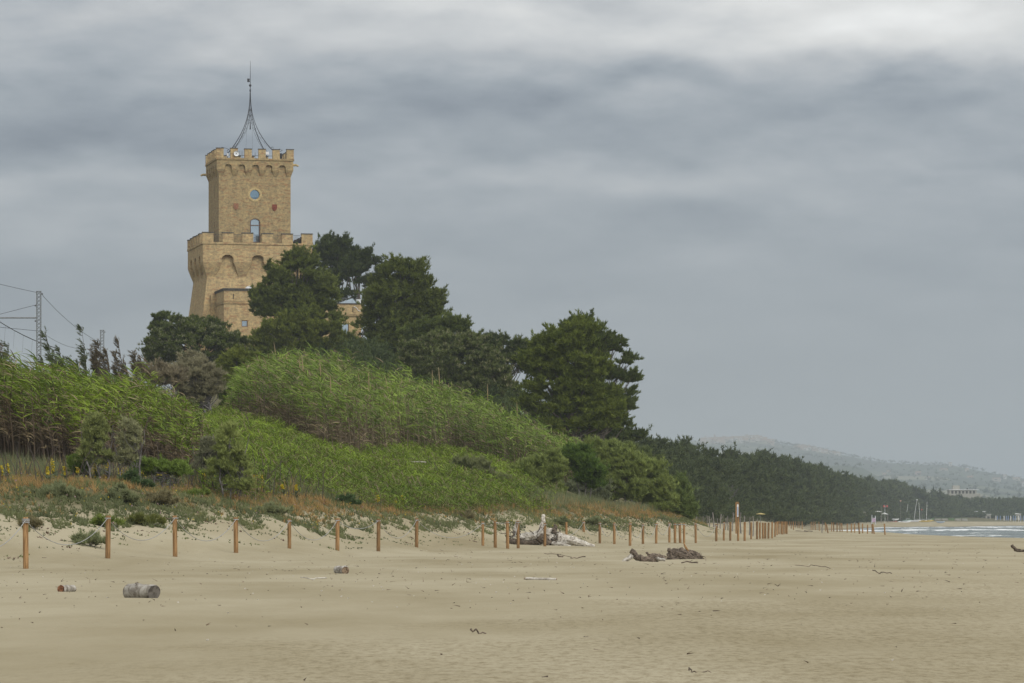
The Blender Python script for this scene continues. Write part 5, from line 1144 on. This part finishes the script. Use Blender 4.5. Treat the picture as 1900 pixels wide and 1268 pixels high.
# ------------------------------------------------------------------ far beach: low dune scrub, huts, boats
def okF(px, Y): return (Y > np.interp(px, [1290, 1400, 1500, 1600], [430, 560, 880, 1250])) & (Y < np.interp(px, *WY)*1.02)
x, y, px = scatter(9000, (1290, 1640), (430, 1200), okF)
c = mixc((.075,.085,.045), (.17,.165,.09), np.clip(fbm(x/8, y/20, 88, 3)*1.3-.15, 0, 1)); b0 = np.stack([x, y, ground(x, y)-.1], 1)
M = MB(); M.add(*blades(b0, np.tile([[-.1,0,1.]], (len(x),1)), .9, .3, 5, .5, c)); o = M.build('dune_scrub', LEAF); tag(o, 'low olive scrub on the far dune in front of the wood', 'scrub', kind='stuff')
def at(px, py, Y): return (wx(px, Y), Y, wz(py, Y))
# yellow parasol
Y = 520; o = empty('beach_parasol', (wx(1411, Y), Y, gz(wx(1411, Y), Y))); zt = wz(953.5, Y)-o.location.z
m_ = MB(); m_.tube([[0,0,-.1],[0,0,zt]], .04, 6); m_.build('pole', GALV, o)
m_ = MB(); R0 = .62; n = 8; Vp = [[0,0,zt+.12]] + [[R0*cos(a), R0*sin(a), zt-.02] for a in np.linspace(0,2*pi,n+1)[:-1]] + [[R0*cos(a), R0*sin(a), zt-.10] for a in np.linspace(0,2*pi,n+1)[:-1]]
m_.add(Vp, [[0,1+i_,1+(i_+1)%n] for i_ in range(n)]); m_.add(Vp, [[1+i_,1+n+i_,1+n+(i_+1)%n,1+(i_+1)%n] for i_ in range(n)]); m_.build('canopy', plain('yellow_canvas', (.42,.34,.13)), o); tag(o, 'flat yellow parasol above the stakes in front of the wood', 'parasol')
# boats with masts
BOATS = [(1653,924,957,1560,.16,'catamaran mast tallest and leftmost of the beached boats',(.7,.7,.7)),(1681,936,958,1620,.12,'beached catamaran with a short leaning mast, second from the left',(.30,.40,.36)),(1696,928,963,1580,.13,'beached catamaran with a white float at its masthead',(.65,.66,.66)),(1707,933,963,1600,-.06,'white beached catamaran right of the one with the masthead float',(.7,.7,.7)),(1719,932,965,1560,.03,'beached catamaran with yellow hulls, rightmost of the boats',(.50,.36,.08))]
for (px, pt_, pb, Y, ln, lab, cc) in BOATS:
    X0 = wx(px, Y); z0 = max(gz(X0, Y), wz(969, Y)); o = empty('catamaran', (X0, Y, z0)); hm = plain('hull_paint', cc, .4)
    for sy in (-1, 1):
        m_ = MB(); t = np.linspace(0, 1, 11); m_.tube(np.stack([-2.9+5.8*t, np.full(11, sy*1.1), .35+.35*(2*t-1)**2*(t>.5)+.0*t], 1), .30*np.sin(pi*np.clip(t*.93+.05, 0, 1))**.5+.02, 8); m_.build('hull', hm, o, smooth=True)
    m_ = MB(); m_.box((0,0,.66), (2.6,2.3,.06)); m_.build('trampoline', plain('deck_net', (.12,.13,.14)) if 'deck_net' not in bpy.data.materials else bpy.data.materials['deck_net'], o)
    L = wz(pt_, Y)-z0; m_ = MB(); m_.tube([[0,0,.6],[ln*L*.5,0,L*.6],[ln*L,0,L]], [.085,.08,.06], 6); m_.build('mast', WHITE, o)
    if 'float' in lab and 'right of' not in lab: m_ = MB(); m_.sphere((ln*L,0,L), (.35,.2,.22)); m_.build('masthead_float', WHITE, o, smooth=True)
    m_ = MB(); m_.tube([[.2,0,1.2],[2.4,0,1.1]], .06, 5); m_.build('boom', WHITE, o)
    tag(o, lab, 'catamaran', 'catamarans drawn up on the far beach')
def hut(px, Y, w, h, d, wall, roof, lab, name='beach_hut', roofh=.5, over=.3, posts=False, py=None, group=None, openings=2):
    X0 = wx(px, Y); z0 = gz(X0, Y) if py is None else wz(py, Y); o = empty(name, (X0, Y, z0))
    if posts:
        for sx in (-1,1):
            for sy in (-1,1): m_ = MB(); m_.box((sx*w/2, sy*d/2, h/2), (.12,.12,h)); m_.build('leg', GREYWOOD, o, usecol=False)
    else:
        m_ = MB(); m_.box((0,0,h/2-.3), (w,d,h+.6)); m_.build('wall', wall, o)
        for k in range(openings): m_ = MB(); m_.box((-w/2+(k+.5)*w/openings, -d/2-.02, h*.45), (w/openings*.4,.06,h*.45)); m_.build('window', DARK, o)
    m_ = MB(); ww, dd = w/2+over, d/2+over; m_.add([[-ww,-dd,h],[ww,-dd,h],[ww,dd,h],[-ww,dd,h],[-ww*.25,0,h+roofh],[ww*.25,0,h+roofh]], [[0,1,5,4],[2,3,4,5],[1,2,5,5],[3,0,4,4]]) if False else m_.add([[-ww,-dd,h],[ww,-dd,h],[ww,dd,h],[-ww,dd,h],[0,0,h+roofh]], [[0,1,4],[1,2,4],[2,3,4],[3,0,4]])
    m_.add([[-ww,-dd,h-.1],[ww,-dd,h-.1],[ww,dd,h-.1],[-ww,dd,h-.1],[-ww,-dd,h],[ww,-dd,h],[ww,dd,h],[-ww,dd,h]], [[0,3,2,1],[0,1,5,4],[1,2,6,5],[2,3,7,6],[3,0,4,7]]); m_.build('roof', roof, o)
    tag(o, lab, 'hut' if name != 'white_building' else 'building', group); return o
THATCH = plain('grey_thatch', (.14,.12,.10), .95); CREAM = plain('cream_paint', (.42,.38,.26)); CANV = plain('white_canvas', (.62,.62,.60)); BLUEC = plain('blue_canvas', (.16,.22,.36)); GRN = plain('green_netting', (.10,.17,.06)); PALE = plain('pale_plaster', (.30,.29,.25))
hut(1582, 1080, 1.6, 1.8, 1.6, GREYWOOD, THATCH, 'low thatched shelter at the edge of the wood behind the far posts', 'thatched_shelter', .9, .8, posts=True)
hut(1604, 1180, 1.5, 1.5, 1.2, CREAM, PALE, 'small cream kiosk with a pale roof right of the thatched shelter', 'kiosk', .25, .08, py=960, openings=1)
hut(1629, 1300, 2.2, 3.6, 2, GREYWOOD, CANV, 'white awning on posts left of the flagpoles', 'awning', .25, .1, posts=True, py=969)
hut(1641, 1320, 2.2, 2.8, 2, GREYWOOD, CANV, 'lower white tent roof beside the flagpoles', 'awning', .5, .1, posts=True, py=969)
for px, pt_, Y, lab in ((1635.5, 938, 1310, 'thin dark flagpole left of the tent roof'), (1642, 937, 1320, 'white flagpole with a small red flag rising from the tent'), (1647.5, 937, 1330, 'brown flagpole with a drooping red flag right of the tent'), (1671, 930, 1500, 'tall pole topped by a round pink ball'), (1710.5, 946, 1580, 'short red-topped pole among the boat masts')):
    X0 = wx(px, Y); z0 = wz(968, Y); o = empty('flagpole', (X0, Y, z0)); L = wz(pt_, Y)-z0; m_ = MB(); m_.tube([[0,0,-.5],[0,0,L]], [.07,.05], 6); m_.build('pole', WHITE if 'white' in lab else GREYWOOD, o)
    if 'flag' in lab.split('flagpole')[-1]: m_ = MB(); m_.box((-.3,0,L-.5), (.55,.05,.6)); m_.build('flag', plain('red_cloth', (.5,.08,.07)) if 'red_cloth' not in bpy.data.materials else bpy.data.materials['red_cloth'], o)
    if 'ball' in lab: m_ = MB(); m_.sphere((0,0,L), .3); m_.build('ball', plain('pink_ball', (.6,.35,.30)), o, smooth=True)
    if 'topped pole' in lab: m_ = MB(); m_.box((0,0,L), (.35,.1,.5)); m_.build('marker', bpy.data.materials['red_cloth'], o)
    tag(o, lab, 'pole')
# lifeguard chair with pink panel
Y = 800; o = empty('lifeguard_chair', (wx(1621, Y), Y, wz(974, Y))); s = Y/F
for sx in (-1,1):
    for sy in (-1,1): m_ = MB(); m_.tube([[sx*.42, sy*.4, 0],[sx*.36, sy*.35, 1.9]], .045, 5); m_.build('leg', WHITE, o)
m_ = MB(); m_.box((0,-.4,.95), (.72,.04,.8)); m_.build('panel', plain('pink_blue_panel', (.45,.32,.42), var=.35, scale=5), o)
m_ = MB(); m_.box((0,0,1.42), (.8,.75,.06)); m_.build('seat', WHITE, o); m_ = MB(); m_.box((-.38,0,1.85), (.05,.7,.5)); m_.box((.38,0,1.7), (.05,.7,.3)); m_.build('armrest', WHITE, o); tag(o, 'white lifeguard chair with a pinkish panel behind the far posts', 'lifeguard chair')
for i, (px, w, cc) in enumerate(((1655, 4, (.40,.09,.08)), (1678, 5, (.66,.67,.68)), (1662, 2.6, (.66,.67,.68)), (1745, 3.5, (.30,.36,.44)))):
    Y = 1500; o = empty('rowing_boat', (wx(px, Y), Y, wz(971 if i != 2 else 966, Y))); t = np.linspace(0, 1, 9); m_ = MB(); m_.tube(np.stack([-w/2+w*t, t*0, .35+.3*np.abs(2*t-1)**3], 1), .38*np.sin(pi*np.clip(t, .04, .96))**.5, 8); m_.build('hull', plain('boat_paint', cc, .5), o, smooth=True)
    m_ = MB(); m_.box((0,0,.72), (w*.6,.5,.06)); m_.build('seat', GREYWOOD, o)
    tag(o, ['low red boat lying left of the masts on the far beach', 'white upturned boat below the beached catamarans', 'small white boat behind the red one', 'grey blue boat right of the beached catamarans'][i], 'boat')
for i in range(9):
    px = 1690 + i*12.5; Y = 1720 + i*6; big = i % 3 == 0
    o = empty('beach_cabin', (wx(px, Y), Y, wz(968, Y))); m_ = MB(); m_.box((0,0,.6), (2.7,1.6,1.8)); m_.build('wall', GRN if big else PALE, o); m_ = MB(); m_.box((0,0,1.62), (3.0,1.9,.16)); m_.build('roof', GRN, o)
    tag(o, f'green-roofed beach cabin, {ordn(i+1)} from the left in the row beyond the boats', 'cabin', 'green cabins beyond the boats')
# white bathing establishment
Y = 1900; o = empty('white_building', (wx(1821, Y), Y, wz(966, Y)), .05); m_ = MB(); m_.box((0,0,1.4), (8.6,5,3.4)); m_.build('ground_floor', PALE, o)
m_ = MB(); m_.box((-1.2,.3,3.85), (5.6,4,1.4)); m_.build('upper_floor', CANV, o); m_ = MB(); m_.box((0,0,3.12), (9.2,5.6,.16)); m_.box((-1.2,.3,4.6), (6.4,4.6,.16)); m_.build('flat_roof', WHITE, o)
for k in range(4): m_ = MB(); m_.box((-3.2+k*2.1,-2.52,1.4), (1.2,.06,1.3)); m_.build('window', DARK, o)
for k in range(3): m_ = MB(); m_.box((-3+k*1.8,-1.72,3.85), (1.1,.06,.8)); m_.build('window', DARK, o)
tag(o, 'white two-storey bathing establishment on the far beach at right', 'building')
for i, (px, w, py, lab) in enumerate(((1843, 3, 966, 'small beige hut right of the white bathing establishment'), (1862, 4, 965, 'flat-roofed hut among the blue cabins near the right edge'), (1885, 5, 963, 'long pale hut behind the blue cabins at the right edge'))):
    hut(px, 1950, w, 2.6, 3, PALE, CANV, lab, 'beach_hut', .3, .2, py=py)
for i in range(18):
    px = 1848 + i*4.6 + rng.normal()*1; Y = 1860 + rng.uniform(-20, 30); o = empty('closed_parasol', (wx(px, Y), Y, wz(970, Y))); m_ = MB(); m_.tube([[0,0,0],[0,0,1.0]], .06, 5); m_.build('pole', WHITE, o)
    m_ = MB(); m_.tube([[0,0,.9],[0,0,1.4],[0,0,3.1],[0,0,3.5]], [.12,.30,.22,.03], 7); m_.build('canopy', BLUEC if i % 3 else CANV, o)
    tag(o, f'{"blue" if i % 3 else "white"} furled parasol near the right edge, {ordn(i+1)} from the left', 'parasol', 'furled parasols on the far beach')
# flat-roofed villa above the wood
Y = 2080; vl = empty('villa', (wx(1787, Y), Y, wz(918.5, Y)-1.5), .06); s = Y/F
m_ = MB(); m_.box((0,0,.3), (17.6,8,3.6)); m_.build('podium', PALE, vl); m_ = MB(); m_.box((-.6,0,3.0), (15.0,7,2.4)); m_.build('wall', PALE, vl); m_ = MB(); m_.box((-.4,0,4.3), (16.6,8,.28)); m_.build('flat_roof', WHITE, vl)
m_ = MB(); m_.box((-4.1,0,5.5), (3.9,4,2.3), top=.94); m_.build('stair_tower', PALE, vl)
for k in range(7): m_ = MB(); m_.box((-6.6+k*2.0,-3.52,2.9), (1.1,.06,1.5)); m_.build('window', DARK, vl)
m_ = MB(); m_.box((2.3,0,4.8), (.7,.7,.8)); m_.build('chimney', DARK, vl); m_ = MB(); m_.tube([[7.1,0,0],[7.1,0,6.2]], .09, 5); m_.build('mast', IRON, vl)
tag(vl, 'pale flat-roofed villa with a stair tower above the dark wood at right', 'villa')

# ------------------------------------------------------------------ hilltop town
RF = plain('old_roof_tiles', (.22,.14,.09)); W_A = plain('town_wall_pale', (.36,.32,.27)); W_B = plain('town_wall_pink', (.33,.25,.21)); W_C = plain('town_wall_white', (.46,.45,.43))
protos = []
def house_meshes(w, d, h, wall):
    m_ = MB(); m_.box((0,0,h/2-5), (w,d,h+10)); a = m_.build('wall', wall, usecol=False)
    m_ = MB(); ww, dd = w/2+.2, d/2+.2; m_.add([[-ww,-dd,h],[ww,-dd,h],[ww,dd,h],[-ww,dd,h],[-ww,0,h+1.6],[ww,0,h+1.6]], [[0,1,5,4],[2,3,4,5]]); m_.add([[-ww,-dd,h],[-ww,dd,h],[-ww,0,h+1.6],[ww,-dd,h],[ww,dd,h],[ww,0,h+1.6]], [[0,2,1],[3,4,5]]); b_ = m_.build('roof', RF, usecol=False)
    m_ = MB()
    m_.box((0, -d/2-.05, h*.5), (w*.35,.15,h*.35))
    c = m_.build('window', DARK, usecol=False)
    return a, b_, c
PR = [house_meshes(*q_) for q_ in ((8,7,5,W_A),(12,7,6,W_B),(6.5,7,7.5,W_C),(16,9,5.4,W_A))]
def house(px, py, k, Yh, lab, grp, first):
    o = empty('town_house', (wx(px, Yh), Yh, wz(py, Yh)), rng.uniform(-.5, .5))
    for src in PR[k]:
        c = src if first[k] else src.copy()
        if not first[k]: COL.objects.link(c)
        c.parent = o
    first[k] = False; tag(o, lab, 'house', grp)
first = [True]*4
RX = [a for a, b in RIDGE]; RYv = [b for a, b in RIDGE]
for i in range(130):
    px = rng.uniform(1300, 1432); rid = np.interp(px, RX, RYv); py = rid + 2 + abs(rng.normal())*5.5 - (2 if 1370 < px < 1420 else 0)
    Yh = HR-20 - (py-rid)*45; z = float(hill_full(np.array([px]), np.array([Yh]))[0]); py2 = HY-(z+1-HC)/Yh*F
    house(px, min(py2, py+1), rng.integers(0, 4), Yh, 'small pale house crowded in the hazy hilltop town', 'houses of the hilltop town', first)
for i in range(34):
    px = rng.uniform(1478, 1562); rid = np.interp(px, RX, RYv); Yh = HR-20 - rng.uniform(1, 9)*50; z = float(hill_full(np.array([px]), np.array([Yh]))[0])
    house(px, HY-(z+1-HC)/Yh*F, rng.integers(0, 4), Yh, 'pale house in the hamlet among trees right of the hilltop town', 'houses of the hamlet on the ridge', first)
for i in range(12):
    px = rng.uniform(1560, 1900); Yh = rng.uniform(6500, 8800); z = float(hill_full(np.array([px]), np.array([Yh]))[0])
    house(px, HY-(z+.5-HC)/Yh*F, rng.integers(0, 4), Yh, 'lone pale farmhouse scattered on the hazy hillside', 'farmhouses on the hillside', first)
Yh = HR-30; o = empty('bell_tower', (wx(1326, Yh), Yh, wz(818, Yh))); o.scale = (1.8,)*3; m_ = MB(); m_.box((0,0,1), (2.3,2.3,11)); m_.build('shaft', W_B, o); m_ = MB(); m_.box((0,0,7.1), (1.8,1.8,1.2)); m_.build('belfry', W_B, o); m_ = MB(); m_.tube([[0,0,7.7],[0,0,9.6]], [1.0,.1], 8); m_.build('spire', RF, o); tag(o, 'slim bell tower at the left end of the hilltop town', 'bell tower')
o = empty('domed_church', (wx(1386, Yh), Yh, wz(814, Yh))); o.scale = (1.8,)*3; m_ = MB(); m_.box((0,0,-1), (9,6,5)); m_.build('wall', W_A, o); m_ = MB(); m_.tube([[0,0,1.3],[0,0,3]], [2.1,2.1], 12); m_.build('drum', W_A, o)
m_ = MB(); m_.sphere((0,0,3), (2.1,2.1,2.0), 14, 8); m_.build('dome', plain('lead_dome', (.16,.18,.20)), o, smooth=True); m_ = MB(); m_.tube([[0,0,4.8],[0,0,6.8]], [.45,.1], 6); m_.build('lantern', W_A, o); tag(o, 'church with a grey dome on the highest point of the hilltop town', 'church')
# trees on the hills
n = 1060; px = np.concatenate([rng.uniform(1180, 2000, 800), rng.uniform(1430, 2000, 160), rng.normal(1500, 25, 100)]); Yh = np.concatenate([rng.uniform(4500, HR-60, 800), np.full(160, HR-15), np.full(100, HR-40)])
xx = (px-CX)/F*Yh; zz = hill_full(px, Yh); rr = rng.uniform(2.0, 5.5, n)
C = np.stack([xx, Yh, zz+rr*.6], 1); M = MB(); M.add(*clump_foliage(C, rr, 28, 2.1, 1.0, 3, (.020,.034,.014), (.055,.075,.03), up=.3, flat=.9))
o = M.build('hillside_trees', LEAF); tag(o, 'scattered trees and hedges over the hazy hills', 'trees', kind='stuff')

# ------------------------------------------------------------------ haze
m = bpy.data.materials.new('haze_air'); m.use_nodes = True; nt = m.node_tree; nt.nodes.clear()
out = nt.nodes.new('ShaderNodeOutputMaterial'); pv = nt.nodes.new('ShaderNodeVolumePrincipled'); pv.inputs['Color'].default_value = (.62, .69, .75, 1); pv.inputs['Density'].default_value = .00014; pv.inputs['Anisotropy'].default_value = .0
nt.links.new(pv.outputs[0], out.inputs['Volume'])
mb = MB(); mb.box((0, 5300, 112), (23600, 12600, 240)); hz = mb.build('haze', m, usecol=False); tag(hz, 'thin pale sea haze over the whole coast', kind='stuff')

# ------------------------------------------------------------------ sky and light
w = bpy.data.worlds.new('World'); SC.world = w; w.use_nodes = True; nt = w.node_tree; N = nt.nodes.new; Lk = nt.links.new
bg = nt.nodes['Background']
tc = N('ShaderNodeTexCoord'); sp = N('ShaderNodeSeparateXYZ'); Lk(tc.outputs['Generated'], sp.inputs[0]); dx, dz = sp.outputs['X'], sp.outputs['Z']
def mth(op, a, b_=None, c=None, clamp=False):
    n = N('ShaderNodeMath'); n.operation = op; n.use_clamp = clamp
    for i, v in enumerate((a, b_, c)):
        if v is None: continue
        if isinstance(v, (int, float)): n.inputs[i].default_value = v
        else: Lk(v, n.inputs[i])
    return n.outputs[0]
def cnoise(sx, sz, scale, det, seed, rough=.55, dist=0.):
    mp = N('ShaderNodeMapping'); mp.inputs['Scale'].default_value = (sx, sx, sz); mp.inputs['Location'].default_value = (seed, seed*.7, seed*1.3); Lk(tc.outputs['Generated'], mp.inputs[0])
    n = N('ShaderNodeTexNoise'); n.inputs['Scale'].default_value = scale; n.inputs['Detail'].default_value = det; n.inputs['Roughness'].default_value = rough; n.inputs['Distortion'].default_value = dist; Lk(mp.outputs[0], n.inputs['Vector']); return n.outputs['Fac']
warp = cnoise(1, 3.2, 9, 4, 3.1)
wz_ = mth('ADD', mth('ADD', dz, mth('MULTIPLY', mth('SUBTRACT', warp, .5), .030)), mth('MULTIPLY', mth('SUBTRACT', cnoise(1, 2.4, 34, 6, 9.3), .5), .014)); wxn = mth('ADD', dx, mth('MULTIPLY', mth('SUBTRACT', cnoise(1, 2, 7, 3, 8.3), .5), .08))
def gauss(px, py, rx, ry, amp, slope=0.):
    cx_, cz = (px-CX)/F, (HY-py)/F
    ex = mth('DIVIDE', mth('SUBTRACT', wxn, cx_), rx/F); zz = mth('SUBTRACT', mth('SUBTRACT', wz_, cz), mth('MULTIPLY', mth('SUBTRACT', wxn, cx_), slope)); ez = mth('DIVIDE', zz, ry/F)
    q = mth('ADD', mth('MULTIPLY', ex, ex), mth('MULTIPLY', ez, ez)); return mth('MULTIPLY', mth('EXPONENT', mth('MULTIPLY', q, -1.)), amp)
rp = N('ShaderNodeValToRGB'); rp.color_ramp.interpolation = 'EASE'    # mean brightness with height above the horizon
el = rp.color_ramp.elements; el[0].position = 0; el[0].color = (.375,)*3 + (1,); el[1].position = 1.0; el[1].color = (.85,)*3 + (1,)
for p_, v in ((.03, .375), (.065, .375), (.095, .385), (.115, .405), (.135, .50), (.2, .50), (.5, .72)):
    e = el.new(p_); e.color = (v,)*3 + (1,)
Lk(mth('MAXIMUM', dz, 0.), rp.inputs['Fac'])
lum = N('ShaderNodeRGBToBW'); Lk(rp.outputs['Color'], lum.inputs[0]); L = lum.outputs[0]
for gq in [(1720, 45, 420, 75, .30), (1150, 95, 520, 45, .14), (650, 60, 480, 70, .12), (1850, 120, 300, 40, .14), (150, 30, 300, 40, .02),
          (180, 210, 330, 75, -.115), (760, 235, 400, 60, -.065), (1100, 175, 300, 28, -.075), (1250, 270, 420, 40, -.05),
          (1250, 340, 300, 38, .085), (1240, 190, 170, 26, .085), (760, 335, 400, 34, .06), (1500, 375, 160, 26, .05), (60, 315, 320, 26, .085), (260, 390, 420, 34, .075), (1760, 230, 300, 60, -.03), (80, 540, 400, 60, -.06), (1100, 520, 500, 50, -.02), (1740, 350, 150, 20, .06), (1000, 700, 900, 80, -.01)]:
    L = mth('ADD', L, gauss(gq[0], gq[1], gq[2], gq[3], gq[4]*1.1))
def cn2(off):       # the same cloud field sampled a little higher: gives lit tops and shaded bases
    mp = N('ShaderNodeMapping'); mp.inputs['Scale'].default_value = (1, 1, 2.9); mp.inputs['Location'].default_value = (1.7, 1.2, 2.2 + off*2.9); Lk(tc.outputs['Generated'], mp.inputs[0])
    n = N('ShaderNodeTexNoise'); n.inputs['Scale'].default_value = 19; n.inputs['Detail'].default_value = 8; n.inputs['Roughness'].default_value = .5; n.inputs['Distortion'].default_value = .08; Lk(mp.outputs[0], n.inputs['Vector']); return n.outputs['Fac']
emb = mth('SUBTRACT', cn2(0), cn2(.0045))
n1 = cnoise(1, 3.6, 11, 6, 1.7, .5, .1); n2 = cnoise(1, 2.6, 48, 6, 5.2, .6)
amp = mth('MULTIPLY_ADD', mth('POWER', mth('MULTIPLY', mth('MINIMUM', mth('MAXIMUM', mth('SUBTRACT', dz, .022), 0.), .10), 10.), 1.6), .24, .018)
L = mth('ADD', L, mth('MULTIPLY', mth('SUBTRACT', n1, .5), mth('MULTIPLY', amp, 1.05))); L = mth('ADD', L, mth('MULTIPLY', mth('SUBTRACT', n2, .5), mth('MULTIPLY', amp, .40)))
L = mth('ADD', L, mth('MULTIPLY', emb, mth('MULTIPLY', amp, 2.3)))
L = mth('MAXIMUM', L, .12)
tint = N('ShaderNodeValToRGB'); te = tint.color_ramp.elements; te[0].position = .2; te[0].color = (.84, .965, 1.20, 1); te[1].position = .8; te[1].color = (1.0, 1.0, .985, 1)
e = te.new(.36); e.color = (.89, .985, 1.105, 1); e = te.new(.55); e.color = (.965, .995, 1.03, 1); Lk(L, tint.inputs['Fac'])
vm = N('ShaderNodeVectorMath'); vm.operation = 'SCALE'; Lk(tint.outputs['Color'], vm.inputs[0]); Lk(L, vm.inputs['Scale'])
sky = N('ShaderNodeTexSky'); sky.sky_type = 'NISHITA'; sky.sun_disc = False; SE, SR = radians(40), radians(148); sky.sun_elevation = SE; sky.sun_rotation = SR
ss = N('ShaderNodeVectorMath'); ss.operation = 'SCALE'; ss.inputs['Scale'].default_value = .10; Lk(sky.outputs[0], ss.inputs[0])
mx = N('ShaderNodeMix'); mx.data_type = 'RGBA'; mx.inputs['Factor'].default_value = .07; Lk(vm.outputs[0], mx.inputs['A']); Lk(ss.outputs[0], mx.inputs['B'])
sv = N('ShaderNodeVectorMath'); sv.operation = 'DOT_PRODUCT'; sv.inputs[1].default_value = (sin(SR)*cos(SE), cos(SR)*cos(SE), sin(SE)); Lk(tc.outputs['Generated'], sv.inputs[0])
gl = mth('MULTIPLY', mth('POWER', mth('MAXIMUM', sv.outputs['Value'], 0.), 2.2), .75)      # veiled sun: brighter cloud behind the camera
gv = N('ShaderNodeVectorMath'); gv.operation = 'SCALE'; gv.inputs[0].default_value = (1, .985, .95); Lk(gl, gv.inputs['Scale'])
ga = N('ShaderNodeVectorMath'); ga.operation = 'ADD'; Lk(mx.outputs['Result'], ga.inputs[0]); Lk(gv.outputs[0], ga.inputs[1])
Lk(ga.outputs[0], bg.inputs['Color']); bg.inputs['Strength'].default_value = 1.0
ld = bpy.data.lights.new('sun', 'SUN'); ld.energy = 1.5; ld.angle = radians(26); ld.color = (1, .97, .92); lo_ = bpy.data.objects.new('sun', ld); COL.objects.link(lo_)
# from the seaward side and a little behind the camera
dirv = np.array([sin(SR)*cos(SE), cos(SR)*cos(SE), sin(SE)])
from mathutils import Vector
lo_.rotation_euler = Vector(dirv).to_track_quat('Z', 'Y').to_euler()

# ------------------------------------------------------------------ camera and render settings
cd = bpy.data.cameras.new('camera'); cam = bpy.data.objects.new('camera', cd); COL.objects.link(cam); SC.camera = cam
cam.location = (0, 0, HC); cam.rotation_euler = (radians(90), 0, 0)
cd.sensor_width = 36; cd.lens = F/1900*36; cd.shift_y = (HY-634)/1900; cd.clip_start = .5; cd.clip_end = 40000
SC.view_settings.view_transform = 'Standard'; SC.view_settings.look = 'None'; SC.view_settings.exposure = 0; SC.view_settings.gamma = 1
SC.cycles.use_denoising = True; SC.cycles.max_bounces = 6; SC.cycles.diffuse_bounces = 3; SC.cycles.volume_bounces = 1; SC.cycles.transparent_max_bounces = 4
SC.cycles.use_adaptive_sampling = True
